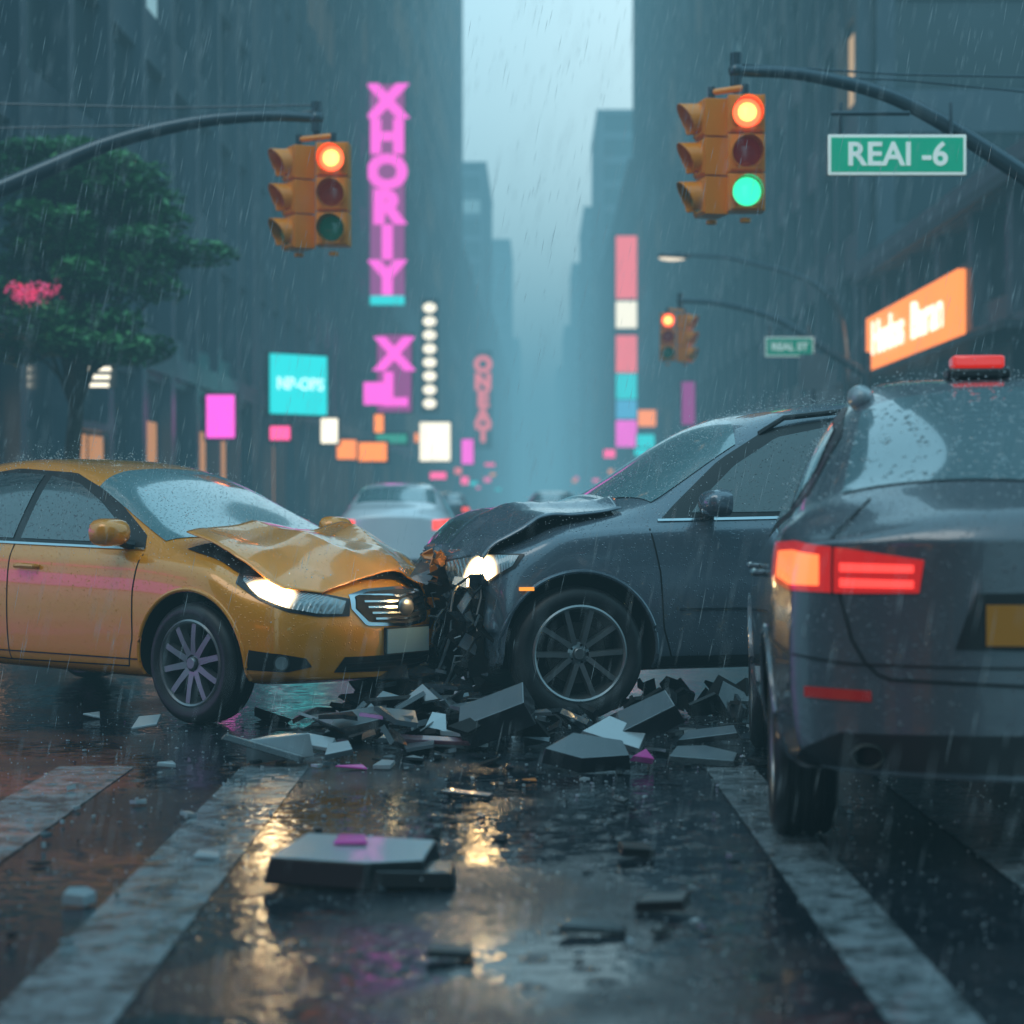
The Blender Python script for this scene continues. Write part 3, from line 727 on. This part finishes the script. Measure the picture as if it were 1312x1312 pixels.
b0=sign('stacked_vertical_sign',(7.6,176,15),2.0,18.2,None,True)
b=MB()
for z0,h,m in((6.3,5.4,E['red']),(2.2,2.3,E['white']),(-1.2,3.2,E['red']),(-4.0,2.2,E['teal']),(-6.0,1.6,E['blue']),(-8.1,2.3,E['mag'])): b.box((0,-.1,z0),(1.8,.15,h),m)
b.finish('sign_panels',parent=b0,smooth=False)
sign('orange_shop_sign.002',(8.0,150,7.2),1.3,1.2,E['orange'],True)
sign('teal_board_sign',(7.9,150,5.2),1.3,1.6,E['teal'],True)
sign('purple_board_sign',(7.0,95,5.7),.6,2,E['magd'],True)
for k in range(22):
    y=110+k*9;xx=(-1 if k%2 else 1)*R.uniform(4.6,8.4)
    sign('shop_sign' if k==0 else 'shop_sign.%03d'%k,(xx,y,R.uniform(2.0,5)),R.uniform(.5,1.1),R.uniform(.3,.7),R.choice([E['pink'],E['red'],E['orange'],E['pink'],E['orange'],E['teal']]),True)
purple=emat('neon_purple',(.62,.08,.75),2.4)
sign('unseen_purple_sign',(-17,12.2,1.75),9,1.1,purple,True,rz=math.pi/2)  # unseen sign, added to throw purple reflections on the yellow sedan's door
sign('unseen_magenta_sign',(-17,12.2,4.2),8,.6,E['mag'],True,rz=math.pi/2)  # unseen as well, added for magenta in the same door
sign('unseen_magenta_sign.001',(-8.4,-9,3.0),4,.9,E['mag'],True,rz=math.pi/2)  # unseen sign behind the camera, added for pink reflections on the dark sedan
sign('unseen_orange_sign',(-8.4,-14,2.4),4,1.2,E['orange'],True,rz=math.pi/2)  # also out of view, added for orange glints on the dark sedan
sign('teal_shop_sign.001',(8.4,-11,3.2),4,1.0,E['teal'],True,rz=-math.pi/2)
sign('unseen_corner_sign',(-14,-5.2,2.4),5,.9,E['orange'],True,rz=math.pi)  # unseen, added for more orange reflections on the cars
b=MB();b.box((8.62,47,5.2),(.25,11.5,1.35),E['orange'])
b.box((8.75,47,5.2),(.2,11.9,1.6),E['dk']);b.box((8.75,44.6,7.05),(.7,20,.22),E['dk']);b.box((8.5,44.6,4.2),(1.2,20,.14),E['dk'])
fs_=b.finish('orange_storefront_sign',loc=(8.7,47,5.2),yaw=True,smooth=False)
text('Hudos  Baran',1.15,E['pale'],fs_,(-.25,0,0),(math.radians(90),0,math.radians(-90)),.02,.02,1.35)
b=MB()
for k in range(3): b.box((-8.55+k*.02,38.0,3.65+k*.15-.3),(.95,.1,.07),E['white'])
b.box((-8.9,37.9,3.95),(.25,.1,.18),E['white']);b.box((-8.55,38.15,3.6),(1.2,.1,.6),E['dk'])
b.finish('shopfront_light_fixture',loc=(-8.6,38,3.8),yaw=True,smooth=False)
b=MB()
for k in range(2): b.box((-8.75,38.5+k*1.5,1.7),(.1,.9,1.5),shop)
b.box((-8.7,39,2.6),(.5,3,.15),stone2);b.finish('shopfront_window',loc=(-8.7,39,0),yaw=True,smooth=False)

# ------------------------------------------------------------ traffic lights
ty=mat('signal_housing_orange',(.90,.27,.008),.4,0,.3,drops=.3)
pole=mat('pole_metal',(.06,.09,.11),.35,.6,.3)
def lens(n,c,e,s): return mat(n,c,.2,0,.8,em=e,es=s)
LR=lens('lens_red_lit',(.5,.05,.02),(1,.12,.04),2.8);LRd=lens('lens_red_dark',(.14,.01,.01),(1,.05,.05),.05)
LG=lens('lens_green_lit',(.02,.4,.3),(.04,1,.48),1.5);LGd=lens('lens_green_dark',(.01,.09,.05),(.05,.6,.4),.05);LY=lens('lens_amber_dark',(.12,.015,.01),(1,.1,.02),.05)
hot=lens('lens_red_core',(.8,.3,.1),(1,.40,.09),4.2)
def head(b,T,lits):
    for k,m in enumerate(lits):
        z=.35-.35*k
        b.box((0,.0,z),(.33,.22,.335),ty,T)
        b.box((0,-.12,z),(.29,.02,.30),ty,T)
        vs=[];fs=[];n=18
        for i in range(n+1):
            a=math.radians(-55+290*i/n);c_,s_=math.cos(a),math.sin(a)
            L=.20*(.55+.45*max(0,s_)) if s_>-.3 else .09
            for r in(.145,.137):
                vs+=[(r*c_,-.12,z+r*s_),(r*c_,-.12-L,z+r*s_-.01)]
        for i in range(n):
            j=4*i;fs+=[(j,j+1,j+5,j+4),(j+2,j+6,j+7,j+3),(j+1,j+3,j+7,j+5)]
        b.add(vs,fs,ty,T)
        b.ell((0,-.13,z),(.128,.045,.128),m,T,24,10)
        if m is LR: b.ell((0,-.15,z),(.092,.034,.092),hot,T,24,10)
def traffic_light(name,c,arm,polex,heads,base,scale=1):
    root=empty(name,base)
    b=MB()
    for off,rz,l in heads: head(b,Matrix.Translation(Vector(c)+Vector(off))@Matrix.Rotation(rz,4,'Z'),l)
    zt=c[2]+.53
    for off,rz,l in heads:
        q=Vector(c)+Vector(off);b.tube([(q.x,q.y,zt-.02),(q.x,q.y,zt+.1)],.035,pole,10);b.tube([(q.x,q.y,zt-1.1),(q.x,q.y,zt-1.14)],.05,ty,10)
    mx=[Vector(c)+Vector(o) for o,_,_ in heads]
    b.tube([mx[0]+Vector((0,0,.60)),mx[-1]+Vector((0,0,.60))],.03,ty,8)
    b.tube([Vector(arm[0])+Vector((0,0,.06)),(arm[0][0],arm[0][1],zt+.04)],.035,pole,10)
    o=b.finish('signal_heads',bevel=.012);o.parent=root;o.location=-Vector(base)
    b=MB();n=len(arm)
    b.tube(arm,[.05+.05*i/(n-1) for i in range(n)],pole,12)
    b.ell(arm[0],(.075,.075,.075),pole)
    b.tube([(arm[0][0],arm[0][1],arm[0][2]-.14),(arm[0][0],arm[0][1],arm[0][2]+.16)],.055,pole,12)
    e=Vector(arm[-1]);b.tube([(e.x,e.y,e.z+.5),(e.x,e.y,.3),(e.x,e.y,.0)],[.10,.13,.14],pole,16);b.tube([(e.x,e.y,.0),(e.x,e.y,.35)],[.25,.2],pole,12)
    o=b.finish('pole_and_arm');o.parent=root;o.location=-Vector(base)
    return root
H=math.radians
def arc(pts,n=24):
    P=[Vector(p) for p in pts];P=[P[0]*2-P[1]]+P+[P[-1]*2-P[-2]];out=[]
    k=len(P)-3
    for i in range(k):
        for j in range(n//k+1):
            t=j/(n//k+1);a,b_,c_,d=P[i:i+4]
            out.append(.5*((2*b_)+(-a+c_)*t+(2*a-5*b_+4*c_-d)*t*t+(-a+3*b_-3*c_+d)*t**3))
    out.append(P[-2]);return out
traffic_light('traffic_light',(2.09,18.2,4.29),arc([(2.02,18.3,5.06),(2.6,18.3,5.03),(3.3,18.3,4.87),(3.8,18.3,4.64),(4.3,18.3,4.33),(5.2,18.3,3.75),(6.7,18.3,2.9)]),6,
 [((0,0,0),0,[LR,LRd,LG]),((-.29,.12,-.02),H(-78),[LRd,LRd,LGd])],(6.7,18.3,0))
traffic_light('traffic_light.001',(-1.8,20.5,4.27),arc([(-1.98,20.6,5.07),(-2.5,20.6,5.09),(-3.2,20.6,5.03),(-4.0,20.6,4.84),(-4.8,20.6,4.52),(-6.7,20.6,3.7)]),6,
 [((0,0,0),H(-4),[LR,LY,LGd]),((-.36,.1,-.02),H(-62),[LRd,LRd,LGd])],(-6.7,20.6,0))
traffic_light('traffic_light.002',(3.37,44,4.72),arc([(3.65,44.1,5.52),(4.6,44.1,5.45),(5.8,44.1,5.1),(6.9,44.1,4.4),(7.7,44.1,3.9)]),6,
 [((0,0,0),0,[LR,LRd,LGd]),((.38,.1,-.02),H(60),[LRd,LRd,LGd])],(7.7,44.1,0))
def name_sign(name,c,w_,h,txt,ts,gcol=(.01,.42,.25)):
    g=mat('sign_green_face',gcol,.4,0,.3,em=(.01,.5,.28),es=.25);wm=mat('sign_white_face',(.75,.8,.78),.4,em=(.7,.9,.85),es=.35)
    b=MB();b.box((0,0,0),(w_,.03,h),wm);b.box((0,-.012,0),(w_-.05,.014,h-.05),g)
    b.box((0,.03,0),(w_+.01,.03,h+.01),pole)
    for sx_ in(-.4,.4):
        b.tube([(w_*sx_,.05,h/2-.05),(w_*sx_,.05,h/2+.30)],.018,pole,8)
    b.tube([(-w_*.47,.05,h/2+.2),(w_*.1,.05,h/2+.2)],.024,pole,8)
    o=b.finish(name,bevel=.006);o.location=c
    text(txt,ts,wm,o,(0,-.024,-.005),(H(90),0,0),.004,.006,1)
    return o
name_sign('street_name_sign',(3.43,18.1,4.27),1.23,.36,'REAI -6',.29)
name_sign('street_name_sign.001',(6.0,43.9,4.5),1.05,.42,'REAL ST',.22,(.01,.2,.14))
b=MB();b.box((0,0,0),(.6,.04,.75),mat('grey_sign',(.12,.15,.17),.5));b.tube([(0,.05,-3.8),(0,.05,.4)],.04,pole,8);o=b.finish('parking_sign');o.location=(6.4,43,3.9)
b=MB()
P=arc([(8.2,50,0),(8.2,50,4.8),(7.6,50,6.4),(5.6,50,7.1),(4.4,50,7.22)]);b.tube(P,[.1-.06*i/(len(P)-1) for i in range(len(P))],pole,10)
b.ell((4.0,50,7.2),(.42,.16,.10),pole);b.ell((3.95,50,7.15),(.34,.13,.08),emat('lamp_glow',(1,.85,.65),1.2))
b.finish('street_lamp',loc=(8.2,50,0))
for i,(z0,z1,y) in enumerate(((5.28,5.2,20.8),(5.02,5.14,20.9))):
    b=MB();b.tube([(-9,y,z0+.1),(-6,y,z0-.01),(-3.5,y,(z0+z1)/2-.03),(-1.98,20.6,z1)],.010,pole,6);b.finish('overhead_cable' if i==0 else 'overhead_cable.001',loc=(-6.7,y,z0))
b=MB();b.tube([(2.02,18.3,5.12),(3.5,18.4,5.05),(5.0,18.4,5.02),(9,18.4,5.1)],.010,pole,6);b.finish('overhead_cable.002',loc=(6.7,18.4,5))
b=MB();b.tube([(2.6,18.35,5.02),(3.5,18.4,5.0),(5.0,18.5,4.88),(9,18.5,4.7)],.009,pole,6);b.finish('overhead_cable.003',loc=(6.7,18.4,4.8))

# ------------------------------------------------------------ tree
bark=mat('bark',(.05,.04,.03),.8,noisev=.4,nscale=12)
lm=[mat('leaf_a',(.055,.20,.075),.5),mat('leaf_b',(.11,.34,.12),.5),mat('leaf_c',(.022,.09,.04),.5)]
b=MB();tp=Vector((-6.6,30,0))
b.tube([tp,tp+Vector((.05,0,1.2)),tp+Vector((.15,0,2.4)),tp+Vector((.2,0,3.6)),tp+Vector((.3,0,5))],[.17,.13,.11,.09,.04],bark,10)
cl=[]
for k in range(64):
    a=R.uniform(0,6.28);z=R.uniform(3.3,6.5);rm_=1.75 if z<5 else 1.75-(z-5)*.7
    rr=rm_*R.random()**.6
    c=tp+Vector((.2+rr*math.cos(a),rr*math.sin(a),z));cl.append(c)
    s0=tp+Vector((.15,0,R.uniform(2.3,3.8)));b.tube([s0,s0.lerp(c,.5)+Vector((0,0,.1)),c],[.04,.025,.01],bark,6)
for c in cl:
    rx=R.uniform(.4,.7);rz=R.uniform(.18,.32)
    for k in range(480):
        d=Vector((R.gauss(0,1),R.gauss(0,1),R.gauss(0,1))).normalized()*R.random()**.4
        p=c+Vector((d.x*rx,d.y*rx,d.z*rz));s_=R.uniform(.05,.10)
        u=Vector((R.uniform(-1,1),R.uniform(-1,1),R.uniform(-.4,.4))).normalized();v=u.cross(Vector((R.uniform(-.5,.5),R.uniform(-.5,.5),1))).normalized()
        b.add([p-u*s_,p+v*s_*.5,p+u*s_,p-v*s_*.5],[(0,1,2,3)],lm[0] if d.z<.3 and R.random()<.7 else (lm[1] if d.z>0 else lm[2]))
# glowing pink flecks low in the crown, in place of a small neon sign
bl=mat('pink_sign_flecks',(.8,.12,.30),.5,em=(1,.08,.25),es=.35)
for k in range(5):
    c=tp+Vector((-.15+R.uniform(-.35,.35),-1.75+R.uniform(-.2,.1),R.uniform(3.98,4.2)))
    for j in range(70):
        p=c+Vector((R.gauss(0,.09),R.gauss(0,.07),R.gauss(0,.05)));s_=R.uniform(.015,.035)
        u=Vector((R.uniform(-1,1),R.uniform(-1,1),R.uniform(-1,1))).normalized();v=u.cross(Vector((.3,.2,1))).normalized()
        b.add([p-u*s_,p+v*s_,p+u*s_,p-v*s_],[(0,1,2,3)],bl)
b.finish('street_tree',loc=tp,smooth=False)

# ------------------------------------------------------------ debris
dr=empty('crash_debris',(0,9.5,0))
def piece(name,x,y,poly,h,m,tilt=(0,0),rz=0,z=.0,top=None,bev=.004,slope=0):
    mb=MB();n=len(poly)
    lo=[Vector((a,b_,0)) for a,b_ in poly];hi=[Vector((a*.93,b_*.93,h+slope*a)) for a,b_ in poly]
    T=Matrix.Rotation(rz,4,'Z')@Matrix.Rotation(tilt[0],4,'X')@Matrix.Rotation(tilt[1],4,'Y')
    vs=[T@p for p in lo+hi];mn=min(v.z for v in vs)
    vs=[v+Vector((x,y-9.5,z-mn+.002)) for v in vs]
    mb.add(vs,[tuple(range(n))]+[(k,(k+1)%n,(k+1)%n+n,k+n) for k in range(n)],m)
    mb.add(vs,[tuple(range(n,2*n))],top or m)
    bm_o=mb.finish(name,parent=dr,smooth=False)
    bm=bmesh.new();bm.from_mesh(bm_o.data);bmesh.ops.remove_doubles(bm,verts=bm.verts,dist=1e-5);bmesh.ops.recalc_face_normals(bm,faces=bm.faces);bm.to_mesh(bm_o.data);bm.free()
    if bev:
        md=bm_o.modifiers.new('b','BEVEL');md.width=bev;md.segments=2
    return bm_o
dg_,lg,mg=M['dgrey'],M['lgrey'],M['mgrey']
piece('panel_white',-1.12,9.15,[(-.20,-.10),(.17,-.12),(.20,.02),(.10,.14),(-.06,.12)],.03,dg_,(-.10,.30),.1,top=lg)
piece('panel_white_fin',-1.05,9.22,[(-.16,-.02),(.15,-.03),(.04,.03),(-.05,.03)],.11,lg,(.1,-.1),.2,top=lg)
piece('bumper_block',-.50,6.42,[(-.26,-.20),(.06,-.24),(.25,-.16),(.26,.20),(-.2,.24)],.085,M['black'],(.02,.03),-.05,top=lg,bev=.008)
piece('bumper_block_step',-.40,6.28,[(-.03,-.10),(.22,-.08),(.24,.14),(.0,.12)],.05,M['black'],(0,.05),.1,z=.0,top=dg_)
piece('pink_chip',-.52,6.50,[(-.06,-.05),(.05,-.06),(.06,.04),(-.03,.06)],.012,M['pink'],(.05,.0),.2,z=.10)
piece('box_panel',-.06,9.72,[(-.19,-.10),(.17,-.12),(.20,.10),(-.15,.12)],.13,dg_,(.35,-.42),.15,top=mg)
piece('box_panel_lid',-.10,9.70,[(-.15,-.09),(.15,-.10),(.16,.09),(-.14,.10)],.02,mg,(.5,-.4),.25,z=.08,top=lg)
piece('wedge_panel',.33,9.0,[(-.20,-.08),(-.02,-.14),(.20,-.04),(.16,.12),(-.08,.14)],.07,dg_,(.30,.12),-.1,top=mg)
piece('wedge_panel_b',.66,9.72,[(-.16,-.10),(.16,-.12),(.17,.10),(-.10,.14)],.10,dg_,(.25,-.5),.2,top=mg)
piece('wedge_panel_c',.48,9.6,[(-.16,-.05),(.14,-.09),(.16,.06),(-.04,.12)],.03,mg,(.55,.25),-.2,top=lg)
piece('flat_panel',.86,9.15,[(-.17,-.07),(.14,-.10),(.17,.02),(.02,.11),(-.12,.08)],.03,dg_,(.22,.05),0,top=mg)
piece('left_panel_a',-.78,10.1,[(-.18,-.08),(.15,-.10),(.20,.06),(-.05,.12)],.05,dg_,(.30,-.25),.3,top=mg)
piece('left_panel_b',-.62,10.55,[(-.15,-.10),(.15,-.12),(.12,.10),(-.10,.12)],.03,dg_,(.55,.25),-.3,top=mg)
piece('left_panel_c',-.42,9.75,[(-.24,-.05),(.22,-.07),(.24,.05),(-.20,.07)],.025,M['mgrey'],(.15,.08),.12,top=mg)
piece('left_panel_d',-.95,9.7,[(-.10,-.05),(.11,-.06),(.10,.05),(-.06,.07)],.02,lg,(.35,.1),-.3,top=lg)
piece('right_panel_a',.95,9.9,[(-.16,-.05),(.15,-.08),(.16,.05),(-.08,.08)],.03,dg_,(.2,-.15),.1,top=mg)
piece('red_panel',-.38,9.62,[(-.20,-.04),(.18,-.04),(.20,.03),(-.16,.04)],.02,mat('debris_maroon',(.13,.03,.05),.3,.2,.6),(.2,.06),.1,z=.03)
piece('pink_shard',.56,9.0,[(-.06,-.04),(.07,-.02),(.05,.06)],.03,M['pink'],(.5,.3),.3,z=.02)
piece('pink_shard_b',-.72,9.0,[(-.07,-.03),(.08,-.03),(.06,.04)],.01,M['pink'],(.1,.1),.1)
piece('orange_shard',.07,8.62,[(-.04,-.02),(.03,-.03),(.04,.02)],.008,M['orangechip'],(.1,.1),.3)
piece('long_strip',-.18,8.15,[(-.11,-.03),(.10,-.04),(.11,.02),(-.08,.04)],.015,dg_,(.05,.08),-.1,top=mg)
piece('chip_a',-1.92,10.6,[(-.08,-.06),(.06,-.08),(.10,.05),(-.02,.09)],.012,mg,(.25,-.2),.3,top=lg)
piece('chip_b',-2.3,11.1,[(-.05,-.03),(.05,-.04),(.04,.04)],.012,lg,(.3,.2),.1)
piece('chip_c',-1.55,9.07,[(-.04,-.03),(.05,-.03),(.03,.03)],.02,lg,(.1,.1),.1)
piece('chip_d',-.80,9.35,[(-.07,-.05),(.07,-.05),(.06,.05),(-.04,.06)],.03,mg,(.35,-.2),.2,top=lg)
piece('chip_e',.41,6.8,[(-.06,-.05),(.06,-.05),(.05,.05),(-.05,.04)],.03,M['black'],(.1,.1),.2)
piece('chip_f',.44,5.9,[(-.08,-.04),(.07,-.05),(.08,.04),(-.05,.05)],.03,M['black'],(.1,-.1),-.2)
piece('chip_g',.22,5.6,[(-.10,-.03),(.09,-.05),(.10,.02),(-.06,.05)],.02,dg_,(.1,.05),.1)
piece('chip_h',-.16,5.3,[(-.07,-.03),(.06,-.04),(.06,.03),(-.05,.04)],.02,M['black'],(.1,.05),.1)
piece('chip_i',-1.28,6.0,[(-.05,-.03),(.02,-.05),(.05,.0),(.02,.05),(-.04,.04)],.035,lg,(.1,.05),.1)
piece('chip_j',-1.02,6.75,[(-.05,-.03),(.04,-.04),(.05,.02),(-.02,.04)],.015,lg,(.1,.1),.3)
w=MB()
for k in range(170):
    x=R.gauss(-.38,.34);y=R.uniform(9.5,11.6);z=abs(R.gauss(0,.09))*max(0,1-abs(x+.35))*1.6
    shard(w,Vector((x,y-9.5,z+.015)),R.uniform(.03,.15),R.choice([dg_,dg_,M['black'],M['matt'],mg,lg,M['matt']]),Matrix.Rotation(R.uniform(0,6.28),4,'Z')@Matrix.Rotation(R.uniform(-.9,.9),4,'X'),th=R.uniform(.006,.03),el=R.uniform(.6,2.2))
for k in range(90):
    x=R.uniform(-1.1,1.3);y=R.uniform(9.0,11.2)
    shard(w,Vector((x,y-9.5,.012)),R.uniform(.02,.09),R.choice([dg_,M['black'],mg,lg,M['matt']]),Matrix.Rotation(R.uniform(0,6.28),4,'Z')@Matrix.Rotation(R.uniform(-.3,.3),4,'X'),th=R.uniform(.006,.02),el=R.uniform(.6,2))
for k in range(40):
    x=R.gauss(.95,.22);y=R.uniform(10.9,11.6)
    shard(w,Vector((x,y-9.5,R.uniform(.01,.14))),R.uniform(.05,.15),R.choice([M['black'],M['matt'],dg_]),th=.02)
for k in range(45):
    x=R.uniform(-2.3,1.0);y=R.uniform(5.2,9.4)
    shard(w,Vector((x,y-9.5,.008)),R.uniform(.012,.04),R.choice([dg_,M['black'],mg,lg]),Matrix.Rotation(R.uniform(0,6.28),4,'Z')@Matrix.Rotation(R.uniform(-.2,.2),4,'X'),th=R.uniform(.006,.02),el=R.uniform(.6,2))
for k in range(420):
    x=R.gauss(-.1,.9);y=R.uniform(7.0,11.3)
    shard(w,Vector((x,y-9.5,.004)),R.uniform(.004,.014),R.choice([lg,mg,dg_,lg]),Matrix.Rotation(R.uniform(0,6.28),4,'Z'),th=R.uniform(.003,.01))
w.finish('scattered_shards',parent=dr,smooth=False)

# ------------------------------------------------------------ rain
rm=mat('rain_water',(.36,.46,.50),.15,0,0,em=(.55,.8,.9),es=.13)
w=MB()
dirn=Vector((.20,.02,1)).normalized()
for k in range(4600):
    y=3.2+26*R.random()**1.3;hw=y*.27+.2;x=R.uniform(-hw,hw);z=R.uniform(0,1.2+y*.26)
    L=R.uniform(.06,.20)*(.6+y*.03);r=R.uniform(.0006,.0014)*(.5+y*.05)
    d=(dirn+Vector((R.uniform(-.04,.04),0,0)));p=Vector((x,y,z));q=p+d*L
    w.add([p,p.lerp(q,.6)+Vector((r,0,0)),p.lerp(q,.6)+Vector((-r*.5,r*.87,0)),p.lerp(q,.6)+Vector((-r*.5,-r*.87,0)),q],
          [(0,1,2),(0,2,3),(0,3,1),(4,1,2),(4,2,3),(4,3,1)],rm)
def dropl(p,r): w.add([p+Vector((r,0,0)),p+Vector((-r,0,0)),p+Vector((0,r,0)),p+Vector((0,-r,0)),p+Vector((0,0,r)),p+Vector((0,0,-r))],
  [(0,2,4),(2,1,4),(1,3,4),(3,0,4),(2,0,5),(1,2,5),(3,1,5),(0,3,5)],rm)
for c,nn in((tx,2200),(sv,2800),(dc,2200)):
    Mw=Matrix.Translation(c.root.location)@Matrix.Rotation(c.root.rotation_euler.z,4,'Z')
    for k in range(nn):
        lx=R.uniform(c.sp['xs'][-1]+.1,.6);ly=R.uniform(-.85,.85)
        p=c.cast('top',lx,ly,0,1)
        p=Mw@(p+Vector((0,0,min(.12,R.expovariate(35)))))
        dropl(p,R.uniform(.0015,.0038))
for k in range(2000):
    y=R.uniform(4.5,12);x=R.uniform(-.27*y,.27*y);dropl(Vector((x,y,min(.06,R.expovariate(60)))),R.uniform(.0012,.003))
w.finish('rain',loc=(0,12,0),smooth=False)

# ------------------------------------------------------------ fog
fm=bpy.data.materials.new('mist');fm.use_nodes=True;nt=fm.node_tree;nt.nodes.clear()
o=nt.nodes.new('ShaderNodeOutputMaterial');a=nt.nodes.new('ShaderNodeVolumeAbsorption');e=nt.nodes.new('ShaderNodeEmission');ad=nt.nodes.new('ShaderNodeAddShader')
D=.0040
a.inputs['Density'].default_value=D;a.inputs['Color'].default_value=(0,0,0,1)
e.inputs['Color'].default_value=(.135,.355,.46,1);e.inputs['Strength'].default_value=D  # mist emits its own colour, standing in for scattered sky light
nt.links.new(a.outputs[0],ad.inputs[0]);nt.links.new(e.outputs[0],ad.inputs[1]);nt.links.new(ad.outputs[0],o.inputs['Volume'])
b=MB();b.box((0,700,36),(500,1800,76),fm);b.finish('mist',loc=(0,700,0),smooth=False)

# ------------------------------------------------------------ world & sun
wd=bpy.data.worlds.new('World');sc.world=wd;wd.use_nodes=True;nt=wd.node_tree
bg=nt.nodes['Background'];sky=nt.nodes.new('ShaderNodeTexSky');sky.sky_type='NISHITA';sky.sun_disc=False
sky.sun_elevation=H(14);sky.sun_rotation=H(25);sky.air_density=1.2;sky.dust_density=2.5;sky.ozone_density=2
mx=nt.nodes.new('ShaderNodeMix');mx.data_type='RGBA';mx.blend_type='MIX';mx.inputs['Factor'].default_value=.6
hs=nt.nodes.new('ShaderNodeHueSaturation');hs.inputs['Saturation'].default_value=.7
nt.links.new(sky.outputs[0],hs.inputs['Color']);nt.links.new(hs.outputs[0],mx.inputs['A']);mx.inputs['B'].default_value=(3.6,7.8,9.8,1)
nt.links.new(mx.outputs['Result'],bg.inputs['Color']);bg.inputs['Strength'].default_value=.225
sl=bpy.data.lights.new('sun','SUN');sl.energy=.9;sl.angle=H(35);sl.color=(1,.9,.78)
so=bpy.data.objects.new('sun',sl);sc.collection.objects.link(so)
so.rotation_euler=(H(40),0,H(-40))

# ------------------------------------------------------------ camera
cd=bpy.data.cameras.new('camera');co=bpy.data.objects.new('camera',cd);sc.collection.objects.link(co)
co.location=(0,0,1.2);co.rotation_euler=(H(90-.353),0,0)
cd.sensor_width=36;cd.lens=36*2600/1312;cd.clip_end=4000;cd.clip_start=.05
cd.dof.use_dof=True;cd.dof.focus_distance=10.9;cd.dof.aperture_fstop=1.8
sc.camera=co
